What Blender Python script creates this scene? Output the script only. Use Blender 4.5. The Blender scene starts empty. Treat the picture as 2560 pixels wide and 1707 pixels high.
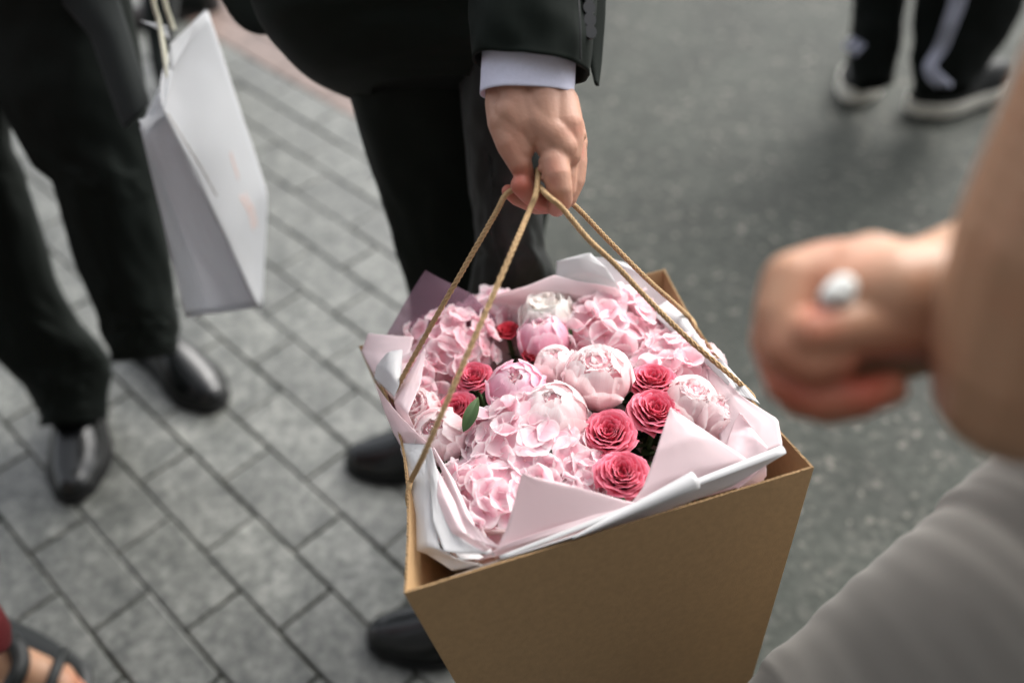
import bpy, math, random
import numpy as np
from mathutils import Vector, Matrix, noise
random.seed(7)
scn = bpy.context.scene
col = scn.collection
R = math.radians

# ---------------------------------------------------------------- camera
CAM = Vector((0, 0, 1.42))
F = 2489.0                                   # focal length in photo pixels (35 mm on a 36 mm sensor)
_p, _r = 0.7654, -0.02525                    # pitch down, roll
FW = Vector((0, math.cos(_p), -math.sin(_p)))
_up = Vector((0, math.sin(_p), math.cos(_p)))
_rt = Vector((1, 0, 0))
RT = math.cos(_r) * _rt + math.sin(_r) * _up
UP = -math.sin(_r) * _rt + math.cos(_r) * _up
cd = bpy.data.cameras.new('camera')
cam = bpy.data.objects.new('camera', cd)
col.objects.link(cam)
M = Matrix((RT, UP, -FW)).transposed().to_4x4()
M.translation = CAM
cam.matrix_world = M
cd.sensor_width = 36
cd.lens = 36 * F / 2560
cd.clip_end = 500
cd.clip_start = 0.02
cd.dof.use_dof = True
cd.dof.focus_distance = 0.915
cd.dof.aperture_fstop = 1.9
scn.camera = cam

# ---------------------------------------------------------------- light
SUN_EL, SUN_AZ = R(43), R(42)                # azimuth clockwise from +Y
w = bpy.data.worlds.new('World'); scn.world = w; w.use_nodes = True
nt = w.node_tree; nt.nodes.clear()
sky = nt.nodes.new('ShaderNodeTexSky'); sky.sky_type = 'NISHITA'; sky.sun_disc = False
sky.sun_elevation = SUN_EL; sky.sun_rotation = SUN_AZ
sky.air_density = 1.0; sky.dust_density = 4.0; sky.ozone_density = 1.0
hs = nt.nodes.new('ShaderNodeHueSaturation'); hs.inputs['Saturation'].default_value = 0.22
bg = nt.nodes.new('ShaderNodeBackground'); bg.inputs['Strength'].default_value = 0.15
ow = nt.nodes.new('ShaderNodeOutputWorld')
nt.links.new(sky.outputs[0], hs.inputs['Color']); nt.links.new(hs.outputs[0], bg.inputs[0]); nt.links.new(bg.outputs[0], ow.inputs[0])
sd = bpy.data.lights.new('sun', 'SUN'); sd.energy = 0.85; sd.angle = R(45); sd.color = (1, 0.97, 0.92)
sun = bpy.data.objects.new('sun', sd); col.objects.link(sun)
sdir = Vector((math.sin(SUN_AZ) * math.cos(SUN_EL), math.cos(SUN_AZ) * math.cos(SUN_EL), math.sin(SUN_EL)))
sun.rotation_euler = sdir.to_track_quat('Z', 'Y').to_euler()
scn.view_settings.view_transform = 'Standard'
scn.view_settings.look = 'None'
scn.view_settings.exposure = 1.45
scn.view_settings.gamma = 1
scn.cycles.use_denoising = True
scn.cycles.max_bounces = 8
scn.cycles.transparent_max_bounces = 16

# ---------------------------------------------------------------- geometry of the view, used to measure where things stand
def pt(x, y, d):
    """world point seen at photo pixel x, y at depth d metres along the optical axis"""
    x, y, d = float(x), float(y), float(d)
    return CAM + d * (FW + (x - 1280) / F * RT - (y - 853.5) / F * UP)
def ray(x, y): return FW + (x - 1280) / F * RT - (y - 853.5) / F * UP
def gp(x, y, z=0.0):
    d = ray(x, y); return CAM + d * ((z - CAM.z) / d.z)
S = 0.58
RIM = [CAM + S * Vector(v) for v in ((-0.28397, 1.32864, -1.27944), (-0.15275, 0.72878, -1.16157), (0.43737, 0.91583, -1.15073), (0.30615, 1.51569, -1.26860))]
RA, RB, RC, RD = RIM
RO = (RA + RB + RC + RD) / 4
RU = (RC - RB).normalized(); RN = RU.cross(RA - RB).normalized(); RV = RN.cross(RU)
def rp(x, y, h):
    """point h metres above the plane of the box rim"""
    d = ray(x, y); return CAM + d * ((RO + RN * h - CAM).dot(RN) / d.dot(RN))
def depth(P): return (P - CAM).dot(FW)

# ---------------------------------------------------------------- object helpers
def tag(o, label=None, cat=None, group=None, kind=None):
    if label: o['label'] = label
    if cat: o['category'] = cat
    if group: o['group'] = group
    if kind: o['kind'] = kind
    return o
def empty(name, loc=(0, 0, 0), **k):
    o = bpy.data.objects.new(name, None); col.objects.link(o); o.location = loc
    o.empty_display_size = 0.05
    return tag(o, **k)
def attr(me, name, data):
    a = me.color_attributes.new(name, 'FLOAT_COLOR', 'POINT')
    d = np.ones((len(me.vertices), 4), np.float32); data = np.asarray(data, np.float32)
    d[:, :data.shape[1]] = data; a.data.foreach_set('color', d.ravel())
def mk(name, verts, faces, mat=None, smooth=True, at=None):
    me = bpy.data.meshes.new(name)
    me.from_pydata([tuple(v) for v in verts], [], faces)
    if at is not None: attr(me, 'pc', at)
    if smooth: me.polygons.foreach_set('use_smooth', [True] * len(me.polygons))
    if mat: me.materials.append(mat)
    me.update(); return me
def link(name, me, parent=None, **k):
    """parents stand at the world origin unrotated or carry their own matrix; the child is placed in the parent's frame"""
    o = bpy.data.objects.new(name, me); col.objects.link(o); o.parent = parent
    return tag(o, **k)
def grid(fn, nu, nv, closed=False):
    vs, uv = [], []
    for j in range(nv + 1):
        for i in range(nu + (0 if closed else 1)):
            vs.append(fn(i / nu, j / nv)); uv.append((j / nv, abs(2 * i / nu - 1), 0))
    m = nu if closed else nu + 1; fs = []
    for j in range(nv):
        for i in range(nu):
            a = j * m + i; b = j * m + (i + 1) % m
            fs.append((a, b, b + m, a + m))
    return vs, fs, uv
def solid(o, t, off=0):
    m = o.modifiers.new('solidify', 'SOLIDIFY'); m.thickness = t; m.offset = off; return o
def tube(pts, rad, n=10, caps=True):
    pts = [Vector(p) for p in pts]
    if not hasattr(rad, '__len__'): rad = [rad] * len(pts)
    vs, fs = [], []; up = None
    for i, p in enumerate(pts):
        t = (pts[min(i + 1, len(pts) - 1)] - pts[max(i - 1, 0)]).normalized()
        if up is None: up = t.orthogonal().normalized()
        up = (up - t * up.dot(t)).normalized(); sd_ = t.cross(up)
        for k in range(n):
            a = 2 * math.pi * k / n
            vs.append(p + rad[i] * (math.cos(a) * up + math.sin(a) * sd_))
    for i in range(len(pts) - 1):
        for k in range(n):
            a = i * n + k; b = i * n + (k + 1) % n; fs.append((a, b, b + n, a + n))
    if caps: fs.append(tuple(range(n))[::-1]); fs.append(tuple(range(len(vs) - n, len(vs))))
    return vs, fs
def join(parts):
    vs, fs = [], []
    for v, f in parts:
        o = len(vs); vs += list(v); fs += [tuple(i + o for i in q) for q in f]
    return vs, fs
def spline(pts, n):
    """Catmull-Rom through the points"""
    P = [Vector(p) for p in pts]; P = [2 * P[0] - P[1]] + P + [2 * P[-1] - P[-2]]; out = []
    m = len(P) - 3
    for k in range(n + 1):
        t = k / n * m; i = min(int(t), m - 1); t -= i
        a, b, c, d = P[i:i + 4]
        out.append(0.5 * ((2 * b) + (c - a) * t + (2 * a - 5 * b + 4 * c - d) * t * t + (3 * b - a - 3 * c + d) * t ** 3))
    return out
def interp(xs, ys, x):
    return float(np.interp(x, xs, ys))

# ---------------------------------------------------------------- materials
def mat(name, color=(0.5,) * 3, rough=0.6, spec=0.5, noise_amt=0, nscale=50, bump=0, bscale=200, sheen=0, metal=0, sss=0, coat=0, detail=4):
    m = bpy.data.materials.new(name); m.use_nodes = True; n = m.node_tree; b = n.nodes['Principled BSDF']
    b.inputs['Base Color'].default_value = (*color, 1); b.inputs['Roughness'].default_value = rough
    b.inputs['Specular IOR Level'].default_value = spec; b.inputs['Metallic'].default_value = metal
    b.inputs['Coat Weight'].default_value = coat
    if sheen: b.inputs['Sheen Weight'].default_value = sheen; b.inputs['Sheen Roughness'].default_value = 0.5
    if sss:
        b.inputs['Subsurface Weight'].default_value = sss; b.inputs['Subsurface Radius'].default_value = (1, 0.35, 0.2); b.inputs['Subsurface Scale'].default_value = 0.006
    tc = n.nodes.new('ShaderNodeTexCoord')
    if noise_amt:
        t = n.nodes.new('ShaderNodeTexNoise'); t.inputs['Scale'].default_value = nscale; t.inputs['Detail'].default_value = detail
        n.links.new(tc.outputs['Object'], t.inputs['Vector'])
        mr = n.nodes.new('ShaderNodeMapRange'); mr.inputs[1].default_value = 0.3; mr.inputs[2].default_value = 0.7
        mr.inputs[3].default_value = 1 - noise_amt; mr.inputs[4].default_value = 1 + noise_amt
        n.links.new(t.outputs[0], mr.inputs[0])
        mx = n.nodes.new('ShaderNodeVectorMath'); mx.operation = 'SCALE'; mx.inputs[0].default_value = color
        n.links.new(mr.outputs[0], mx.inputs['Scale']); n.links.new(mx.outputs[0], b.inputs['Base Color'])
    if bump:
        t2 = n.nodes.new('ShaderNodeTexNoise'); t2.inputs['Scale'].default_value = bscale; t2.inputs['Detail'].default_value = 5
        n.links.new(tc.outputs['Object'], t2.inputs['Vector'])
        bp = n.nodes.new('ShaderNodeBump'); bp.inputs['Strength'].default_value = bump; bp.inputs['Distance'].default_value = 0.001
        n.links.new(t2.outputs[0], bp.inputs['Height']); n.links.new(bp.outputs[0], b.inputs['Normal'])
    return m
def N(m, t, **kw):
    n = m.node_tree.nodes.new(t)
    for k, v in kw.items():
        try: n.inputs[k].default_value = v
        except Exception: setattr(n, k, v)
    return n
def ramp(m, stops):
    r = m.node_tree.nodes.new('ShaderNodeValToRGB'); e = r.color_ramp.elements
    while len(e) < len(stops): e.new(0.5)
    for k, (p, c) in enumerate(stops): e[k].position = p; e[k].color = (*c, 1)
    return r

def stone_mat(name, lo, hi, var=0.12, speck=0.3):
    m = mat(name, rough=0.50, spec=0.9); n = m.node_tree; L = n.links.new; b = n.nodes['Principled BSDF']
    g = N(m, 'ShaderNodeNewGeometry'); t1 = N(m, 'ShaderNodeTexNoise', Scale=14.0, Detail=6.0, Roughness=0.65)
    t2 = N(m, 'ShaderNodeTexNoise', Scale=62.0, Detail=4.0, Roughness=0.7); L(g.outputs['Position'], t1.inputs['Vector']); L(g.outputs['Position'], t2.inputs['Vector'])
    mx = N(m, 'ShaderNodeMath', operation='MULTIPLY_ADD'); mx.inputs[1].default_value = 0.80; L(t2.outputs[0], mx.inputs[0])
    m2 = N(m, 'ShaderNodeMath', operation='MULTIPLY'); m2.inputs[1].default_value = 0.45; L(t1.outputs[0], m2.inputs[0]); L(m2.outputs[0], mx.inputs[2])
    r = ramp(m, [(0.52, lo), (0.70, hi), (0.86, tuple(min(1, c * 1.9) for c in hi))]); L(mx.outputs[0], r.inputs[0])
    oi = N(m, 'ShaderNodeObjectInfo'); mr = N(m, 'ShaderNodeMapRange'); mr.inputs[3].default_value = 1 - var; mr.inputs[4].default_value = 1 + var; L(oi.outputs['Random'], mr.inputs[0])
    v = N(m, 'ShaderNodeVectorMath', operation='SCALE'); L(r.outputs[0], v.inputs[0]); L(mr.outputs[0], v.inputs['Scale']); L(v.outputs[0], b.inputs['Base Color'])
    bp = N(m, 'ShaderNodeBump', Strength=0.6, Distance=0.0012); L(t2.outputs[0], bp.inputs['Height']); L(bp.outputs[0], b.inputs['Normal'])
    return m
M_tile = stone_mat('grey_paver', (0.034, 0.037, 0.031), (0.112, 0.115, 0.102), 0.18)
M_red = stone_mat('red_paver', (0.09, 0.055, 0.04), (0.15, 0.10, 0.08), 0.10)
M_joint = mat('joint_sand', (0.036, 0.038, 0.028), 0.95, 0.1, 0.4, 60, 0.5, 300)
M_kerb = stone_mat('kerb_stone', (0.16, 0.16, 0.15), (0.27, 0.27, 0.25), 0.05)

def asphalt():
    m = mat('asphalt', rough=0.80, spec=0.35); n = m.node_tree; L = n.links.new; b = n.nodes['Principled BSDF']
    g = N(m, 'ShaderNodeNewGeometry')
    v = N(m, 'ShaderNodeTexVoronoi', Scale=85.0); L(g.outputs['Position'], v.inputs['Vector'])
    r = ramp(m, [(0.0, (0.024, 0.028, 0.022)), (0.55, (0.036, 0.040, 0.033)), (0.90, (0.050, 0.052, 0.044)), (0.97, (0.075, 0.073, 0.062)), (1.0, (0.15, 0.14, 0.12))])
    s = N(m, 'ShaderNodeSeparateColor'); L(v.outputs['Color'], s.inputs[0]); L(s.outputs[0], r.inputs[0])
    t = N(m, 'ShaderNodeTexNoise', Scale=5.0, Detail=5.0); L(g.outputs['Position'], t.inputs['Vector'])
    mr = N(m, 'ShaderNodeMapRange'); mr.inputs[1].default_value = 0.3; mr.inputs[2].default_value = 0.7; mr.inputs[3].default_value = 0.8; mr.inputs[4].default_value = 1.2; L(t.outputs[0], mr.inputs[0])
    vm = N(m, 'ShaderNodeVectorMath', operation='SCALE'); L(r.outputs[0], vm.inputs[0]); L(mr.outputs[0], vm.inputs['Scale']); L(vm.outputs[0], b.inputs['Base Color'])
    bp = N(m, 'ShaderNodeBump', Strength=0.35, Distance=0.003); L(v.outputs['Distance'], bp.inputs['Height']); L(bp.outputs[0], b.inputs['Normal'])
    return m
M_asph = asphalt()
M_suit = mat('black_suit_wool', (0.0045, 0.0075, 0.0055), 0.8, 0.14, 0.15, 900, 0.25, 1500)
M_suit2 = mat('charcoal_suit_wool', (0.0045, 0.0070, 0.0055), 0.8, 0.15, 0.15, 900, 0.25, 1500)
M_suit3 = mat('lighter_jacket_cloth', (0.009, 0.012, 0.0115), 0.8, 0.2, 0.15, 700, 0.25, 1500, sheen=0.08)
M_shirt = mat('white_cotton', (0.62, 0.63, 0.76), 0.8, 0.2, 0.03, 300, 0.3, 900)
M_leather = mat('black_polished_leather', (0.004, 0.0048, 0.005), 0.22, 0.5, 0, 50, 0.25, 140, coat=0.0)
M_sole = mat('black_rubber', (0.01, 0.01, 0.01), 0.7, 0.3)
M_button = mat('black_horn', (0.006, 0.006, 0.006), 0.3, 0.5)
M_bag = mat('white_bag_paper', (0.60, 0.61, 0.615), 0.7, 0.25, 0.03, 20, 0.5, 22)
_n = M_bag.node_tree; _tr = _n.nodes.new('ShaderNodeBsdfTranslucent'); _tr.inputs['Color'].default_value = (0.72, 0.73, 0.76, 1); _ms = _n.nodes.new('ShaderNodeMixShader'); _ms.inputs[0].default_value = 0.55
_n.links.new(_n.nodes['Principled BSDF'].outputs[0], _ms.inputs[1]); _n.links.new(_tr.outputs[0], _ms.inputs[2]); _n.links.new(_ms.outputs[0], _n.nodes['Material Output'].inputs[0])
M_bagcord = mat('cream_cord', (0.55, 0.54, 0.44), 0.8, 0.2)
M_ink = mat('faded_red_ink', (0.62, 0.42, 0.36), 0.8, 0.1)
M_ink2 = mat('faded_grey_ink', (0.42, 0.39, 0.36), 0.8, 0.1)
M_kraft = mat('kraft_cardboard', (0.40, 0.258, 0.132), 0.62, 0.3, 0.07, 160, 0.25, 700)
M_flute = mat('corrugated_edge', (0.24, 0.155, 0.08), 0.9, 0.1, 0.25, 500, 0.6, 700)
M_rope = mat('braided_kraft_cord', (0.45, 0.305, 0.16), 0.75, 0.3, 0.2, 300)
M_dress = mat('pale_grey_dress_cloth', (0.17, 0.158, 0.138), 0.8, 0.3, 0.03, 15, 0.2, 800, sheen=0.1)
M_track = mat('black_tracksuit', (0.003, 0.0045, 0.004), 0.7, 0.15, 0.2, 30)
M_stripe = mat('lilac_white_stripe', (0.36, 0.37, 0.46), 0.6, 0.3)
M_sneak = mat('black_sneaker', (0.004, 0.005, 0.005), 0.6, 0.3)
M_rubber = mat('off_white_rubber', (0.60, 0.58, 0.52), 0.6, 0.4)
M_redc = mat('dark_red_cloth', (0.10, 0.008, 0.010), 0.8, 0.3)
M_strap = mat('black_strap', (0.010, 0.012, 0.012), 0.5, 0.4)
M_buckle = mat('steel_buckle', (0.6, 0.6, 0.58), 0.3, 0.5, metal=1)
M_tissue = mat('white_tissue', (0.66, 0.67, 0.64), 0.7, 0.3)

def skin_mat(name, base, pink):
    m = mat(name, base, 0.48, 0.4, bump=0.35, bscale=420, sss=0.10); n = m.node_tree; L = n.links.new; b = n.nodes['Principled BSDF']
    a = N(m, 'ShaderNodeAttribute'); a.attribute_name = 'pc'; s = N(m, 'ShaderNodeSeparateColor'); L(a.outputs['Color'], s.inputs[0])
    g = N(m, 'ShaderNodeTexCoord'); t = N(m, 'ShaderNodeTexNoise', Scale=45.0, Detail=4.0); L(g.outputs['Object'], t.inputs['Vector'])
    ad = N(m, 'ShaderNodeMath', operation='MULTIPLY_ADD'); L(t.outputs[0], ad.inputs[0]); ad.inputs[1].default_value = 0.5; ad.inputs[2].default_value = -0.25
    a2 = N(m, 'ShaderNodeMath', operation='ADD'); a2.use_clamp = True; L(ad.outputs[0], a2.inputs[0]); L(s.outputs[0], a2.inputs[1])
    mx = N(m, 'ShaderNodeMix', data_type='RGBA'); L(a2.outputs[0], mx.inputs[0]); mx.inputs[6].default_value = (*base, 1); mx.inputs[7].default_value = (*pink, 1)
    L(mx.outputs[2], b.inputs['Base Color']); return m
M_skin = skin_mat('man_skin', (0.42, 0.23, 0.16), (0.45, 0.125, 0.085))
M_skinw = skin_mat('woman_skin', (0.40, 0.225, 0.135), (0.42, 0.085, 0.045))

def petal_mat(name, base, tip, edge, streak=0.15, trans=0.5, bump=0.22):
    """base colour at the foot of the petal, tip colour further out, edge colour along the rim"""
    m = bpy.data.materials.new(name); m.use_nodes = True; n = m.node_tree; L = n.links.new; b = n.nodes['Principled BSDF']; out = n.nodes['Material Output']
    b.inputs['Roughness'].default_value = 0.5; b.inputs['Specular IOR Level'].default_value = 0.3
    b.inputs['Sheen Weight'].default_value = 0.15
    a = N(m, 'ShaderNodeAttribute'); a.attribute_name = 'pc'; s = N(m, 'ShaderNodeSeparateColor'); L(a.outputs['Color'], s.inputs[0])
    r = ramp(m, [(0.0, base), (0.55, tuple((p + q) / 2 for p, q in zip(base, tip))), (0.85, tip)]); L(s.outputs[0], r.inputs[0])
    mxv = N(m, 'ShaderNodeMath', operation='MAXIMUM'); L(s.outputs[0], mxv.inputs[0]); L(s.outputs[1], mxv.inputs[1])
    er = N(m, 'ShaderNodeMapRange'); er.inputs[1].default_value = 0.86; er.inputs[2].default_value = 1.0; L(mxv.outputs[0], er.inputs[0])
    mx = N(m, 'ShaderNodeMix', data_type='RGBA'); L(er.outputs[0], mx.inputs[0]); L(r.outputs[0], mx.inputs[6]); mx.inputs[7].default_value = (*edge, 1)
    cx = N(m, 'ShaderNodeCombineXYZ'); k1 = N(m, 'ShaderNodeMath', operation='MULTIPLY'); k1.inputs[1].default_value = 26; L(s.outputs[1], k1.inputs[0])
    k2 = N(m, 'ShaderNodeMath', operation='MULTIPLY'); k2.inputs[1].default_value = 2.5; L(s.outputs[0], k2.inputs[0])
    oi = N(m, 'ShaderNodeObjectInfo'); k3 = N(m, 'ShaderNodeMath', operation='MULTIPLY_ADD'); k3.inputs[1].default_value = 40; L(oi.outputs['Random'], k3.inputs[0]); L(s.outputs[2], k3.inputs[2])
    L(k1.outputs[0], cx.inputs[0]); L(k2.outputs[0], cx.inputs[1]); L(k3.outputs[0], cx.inputs[2])
    t = N(m, 'ShaderNodeTexNoise', Scale=1.0, Detail=4.0); L(cx.outputs[0], t.inputs['Vector'])
    mr = N(m, 'ShaderNodeMapRange'); mr.inputs[1].default_value = 0.3; mr.inputs[2].default_value = 0.7; mr.inputs[3].default_value = 1 - streak; mr.inputs[4].default_value = 1 + streak * 0.6; L(t.outputs[0], mr.inputs[0])
    g = N(m, 'ShaderNodeMath', operation='MULTIPLY_ADD'); L(oi.outputs['Random'], g.inputs[0]); g.inputs[1].default_value = 0.14; g.inputs[2].default_value = 0.92
    g2 = N(m, 'ShaderNodeMath', operation='MULTIPLY'); L(g.outputs[0], g2.inputs[0]); L(mr.outputs[0], g2.inputs[1])
    sc = N(m, 'ShaderNodeCombineColor'); one = N(m, 'ShaderNodeMath', operation='POWER'); L(g2.outputs[0], one.inputs[0]); one.inputs[1].default_value = 0.35
    L(one.outputs[0], sc.inputs[0]); L(g2.outputs[0], sc.inputs[1]); L(g2.outputs[0], sc.inputs[2])
    ml = N(m, 'ShaderNodeMix', data_type='RGBA', blend_type='MULTIPLY'); ml.inputs[0].default_value = 1; L(mx.outputs[2], ml.inputs[6]); L(sc.outputs[0], ml.inputs[7])
    L(ml.outputs[2], b.inputs['Base Color'])
    bp = N(m, 'ShaderNodeBump', Strength=bump, Distance=0.0006); L(t.outputs[0], bp.inputs['Height']); L(bp.outputs[0], b.inputs['Normal'])
    tr = N(m, 'ShaderNodeBsdfTranslucent'); L(ml.outputs[2], tr.inputs['Color']); L(bp.outputs[0], tr.inputs['Normal'])
    ms = N(m, 'ShaderNodeMixShader'); ms.inputs[0].default_value = trans; L(b.outputs[0], ms.inputs[1]); L(tr.outputs[0], ms.inputs[2]); L(ms.outputs[0], out.inputs[0])
    return m
M_rose = petal_mat('rose_petal', (0.48, 0.012, 0.04), (0.76, 0.10, 0.175), (0.86, 0.26, 0.35), 0.12, 0.25)
M_rosered = petal_mat('red_rose_petal', (0.50, 0.010, 0.02), (0.72, 0.04, 0.08), (0.80, 0.10, 0.14), 0.2, 0.25)
M_peony = petal_mat('pale_peony_petal', (0.96, 0.60, 0.65), (0.97, 0.82, 0.83), (0.98, 0.93, 0.925), 0.07)
M_peonyp = petal_mat('pink_peony_petal', (0.93, 0.36, 0.50), (0.94, 0.57, 0.70), (0.96, 0.80, 0.86), 0.07)
M_peonyw = petal_mat('white_peony_petal', (0.95, 0.84, 0.78), (0.96, 0.93, 0.89), (0.97, 0.96, 0.94), 0.1)
M_peonyi = petal_mat('inner_peony_petal', (0.96, 0.44, 0.52), (0.96, 0.79, 0.82), (0.96, 0.91, 0.91), 0.12)
M_hyd = petal_mat('hydrangea_petal', (0.95, 0.55, 0.65), (0.975, 0.88, 0.90), (0.985, 0.95, 0.95), 0.05)
M_hyd2 = petal_mat('deeper_hydrangea_petal', (0.95, 0.52, 0.61), (0.97, 0.83, 0.86), (0.98, 0.92, 0.93), 0.05)
M_leaf = petal_mat('leaf_green', (0.035, 0.075, 0.022), (0.05, 0.10, 0.03), (0.10, 0.15, 0.05), 0.35, 0.15)
M_stem = mat('green_stem', (0.05, 0.09, 0.03), 0.6, 0.3)
M_heart = mat('floret_heart', (0.80, 0.42, 0.46), 0.6, 0.3)

def paper_mat(name, color, see, trans=0.35):
    m = mat(name, color, 0.42, 0.35); n = m.node_tree; L = n.links.new; b = n.nodes['Principled BSDF']; out = n.nodes['Material Output']
    tc = N(m, 'ShaderNodeTexCoord'); t = N(m, 'ShaderNodeTexNoise', Scale=9.0, Detail=3.0); L(tc.outputs['Object'], t.inputs['Vector'])
    bp = N(m, 'ShaderNodeBump', Strength=0.25, Distance=0.004); L(t.outputs[0], bp.inputs['Height']); L(bp.outputs[0], b.inputs['Normal'])
    tr = N(m, 'ShaderNodeBsdfTranslucent', Color=(*color, 1)); m1 = N(m, 'ShaderNodeMixShader'); m1.inputs[0].default_value = trans
    L(b.outputs[0], m1.inputs[1]); L(tr.outputs[0], m1.inputs[2])
    tp = N(m, 'ShaderNodeBsdfTransparent', Color=(*[c ** 0.3 for c in color], 1)); m2 = N(m, 'ShaderNodeMixShader'); m2.inputs[0].default_value = see
    L(m1.outputs[0], m2.inputs[1]); L(tp.outputs[0], m2.inputs[2]); L(m2.outputs[0], out.inputs[0]); return m
M_pp = paper_mat('pink_film_paper', (0.90, 0.765, 0.785), 0.06)
M_pt = paper_mat('clear_pink_film', (0.50, 0.34, 0.42), 0.68, 0.5)
M_pw = paper_mat('white_film_paper', (0.68, 0.68, 0.685), 0.03)
M_pf = paper_mat('frosted_white_film', (0.80, 0.80, 0.82), 0.38, 0.5)

# ================================================================ THE SETTING
ground = link('ground', mk('ground', [(-60, -60, -0.02), (60, -60, -0.02), (60, 60, -0.02), (-60, 60, -0.02)], [(0, 1, 2, 3)], M_asph, False), kind='structure')
road = link('road', mk('road', [(-8, -4, -0.008), (12, -4, -0.008), (12, 14, -0.008), (-8, 14, -0.008)], [(0, 1, 2, 3)], M_asph, False), kind='structure')
U = 0.105                                    # paver width
YAW, TX, TY, LT = 0.79595, 10.1717, -0.91395, 2.0213
def tile_to_world(gx, gy, z=0.0):
    a, b = (gx - TX) * U, (gy - TY) * U; c, s = math.cos(-YAW), math.sin(-YAW)
    return Vector((c * a - s * b, s * a + c * b, z))
def world_to_tile(p):
    c, s = math.cos(YAW), math.sin(YAW); a, b = p.x / U, p.y / U
    return c * a - s * b + TX, s * a + c * b + TY
E0, E1 = gp(1165, 430), gp(1420, 1707)       # where the pavement meets the road
edir = (E0 - E1).normalized(); enrm = Vector((edir.y, -edir.x, 0))
E1 = E1 - edir * 1.2
def past_edge(p): return (p - E1).dot(enrm)
E2 = E0 + edir * 2.0
pave = link('pavement', mk('pavement', [(-4.5, -1.2, -0.0035), (E1.x, -1.2, -0.0035), (E1.x, E1.y, -0.0035), (E2.x, E2.y, -0.0035), (-4.5, 4.5, -0.0035)], [(0, 1, 2, 3, 4)], M_joint, False), kind='structure')
def paver_mesh(L_, W_, m, seed):
    rnd = random.Random(seed); j = 0.0021; b = 0.0025; hx, hy = L_ / 2 - j, W_ / 2 - j
    vs = []
    for (x, y, z) in ((hx, hy, -0.02), (hx, hy, 0.003), (hx - b, hy - b, 0.006)):
        for sx, sy in ((-1, -1), (1, -1), (1, 1), (-1, 1)):
            vs.append((sx * x + rnd.uniform(-1, 1) * 0.0012, sy * y + rnd.uniform(-1, 1) * 0.0012, z))
    fs = [(8, 9, 10, 11)]
    for k in (0, 4):
        for i in range(4): fs.append((k + i, k + (i + 1) % 4, k + 4 + (i + 1) % 4, k + 4 + i))
    return mk('paver', vs, fs, m, False)
pv = [paver_mesh(U * LT, U, M_tile, s) for s in range(6)]; rv = [paver_mesh(U * LT, U, M_red, s) for s in range(3)]
def inview(p, mg=260):
    v = p - CAM; d = v.dot(FW)
    if d < 0.1: return False
    x = 1280 + F * v.dot(RT) / d; y = 853.5 - F * v.dot(UP) / d
    return -mg < x < 2560 + mg and -mg < y < 1707 + mg
for j in range(-6, 20):
    for k in range(-16, 14):
        gx = (j % 2) * 0.5 * LT + (k + 0.5) * LT; gy = j + 0.5
        p = tile_to_world(gx, gy)
        if not inview(p) or past_edge(p) > -0.02: continue
        red = j >= 12
        o = link('red_paver' if red else 'paver', random.choice(rv if red else pv), pave)
        o.location = p + Vector((0, 0, random.uniform(-0.001, 0.0012))); o.rotation_euler = (random.uniform(-1, 1) * 0.006, random.uniform(-1, 1) * 0.006, -YAW + random.uniform(-1, 1) * 0.006 + (math.pi if random.random() < 0.5 else 0))
n_k = int((E2 - E1).length / 0.5)
kerb = empty('kerb', kind='structure')
for i in range(n_k):
    a = E1 + edir * (i * 0.5 + 0.003); b = E1 + edir * ((i + 1) * 0.5 - 0.003); q0, q1 = -0.06, 0.05
    vs = [p_ + enrm * q + Vector((0, 0, z)) for z in (-0.03, 0.009) for (p_, q) in ((a, q0), (b, q0), (b, q1), (a, q1))]
    link('kerb_stone', mk('kerb_stone', vs, [(0, 3, 2, 1), (4, 5, 6, 7), (0, 1, 5, 4), (1, 2, 6, 5), (2, 3, 7, 6), (3, 0, 4, 7)], M_kerb, False), kerb)

# unseen street front behind the viewer, added to darken surfaces facing it
bld = empty('unseen_building', (0, -3.4, 0), label='grey plastered street front added unseen behind the viewer to shade the scene', cat='unseen_building')
M_brick = mat('grey_plaster_wall', (0.15, 0.15, 0.145), 0.85, 0.2, 0.25, 4, 0.5, 30)
M_win = mat('window_glass', (0.02, 0.025, 0.03), 0.1, 0.5)
def slab(x0, x1, y0, y1, z0, z1):
    return [(x0, y0, z0), (x1, y0, z0), (x1, y1, z0), (x0, y1, z0), (x0, y0, z1), (x1, y0, z1), (x1, y1, z1), (x0, y1, z1)], [(0, 3, 2, 1), (4, 5, 6, 7), (0, 1, 5, 4), (1, 2, 6, 5), (2, 3, 7, 6), (3, 0, 4, 7)]
link('wall', mk('wall', *slab(-14, 14, -4, 0, -0.02, 8), M_brick, False), bld)
wme = mk('window', *slab(-0.55, 0.55, -0.02, 0.03, 0, 1.6), M_win, False)
for kx in range(-6, 7):
    for kz in range(2):
        o = link('window', wme, bld); o.location = (kx * 2.0 + 0.7, 0, 1.2 + kz * 3.2)

rg = random.Random(5); gv, gf = [], []
for i in range(700):
    p = gp(rg.uniform(-100, 2600), rg.uniform(-50, 1800)); s_ = rg.uniform(0.0008, 0.0026); k = len(gv)
    zb = 0.006 if past_edge(p) < -0.06 else -0.008
    for a in range(5): gv.append((p.x + s_ * math.cos(a * 1.2566), p.y + s_ * rg.uniform(0.7, 1.1) * math.sin(a * 1.2566), zb))
    gv.append((p.x, p.y, zb + s_ * 0.9))
    for a in range(5): gf.append((k + a, k + (a + 1) % 5, k + 5))
tag(link('grit', mk('grit', gv, gf, mat('pale_grit', (0.20, 0.19, 0.16), 0.9, 0.2), False)), 'small pale grit scattered over the pavers and asphalt', 'grit', kind='stuff')

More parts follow.
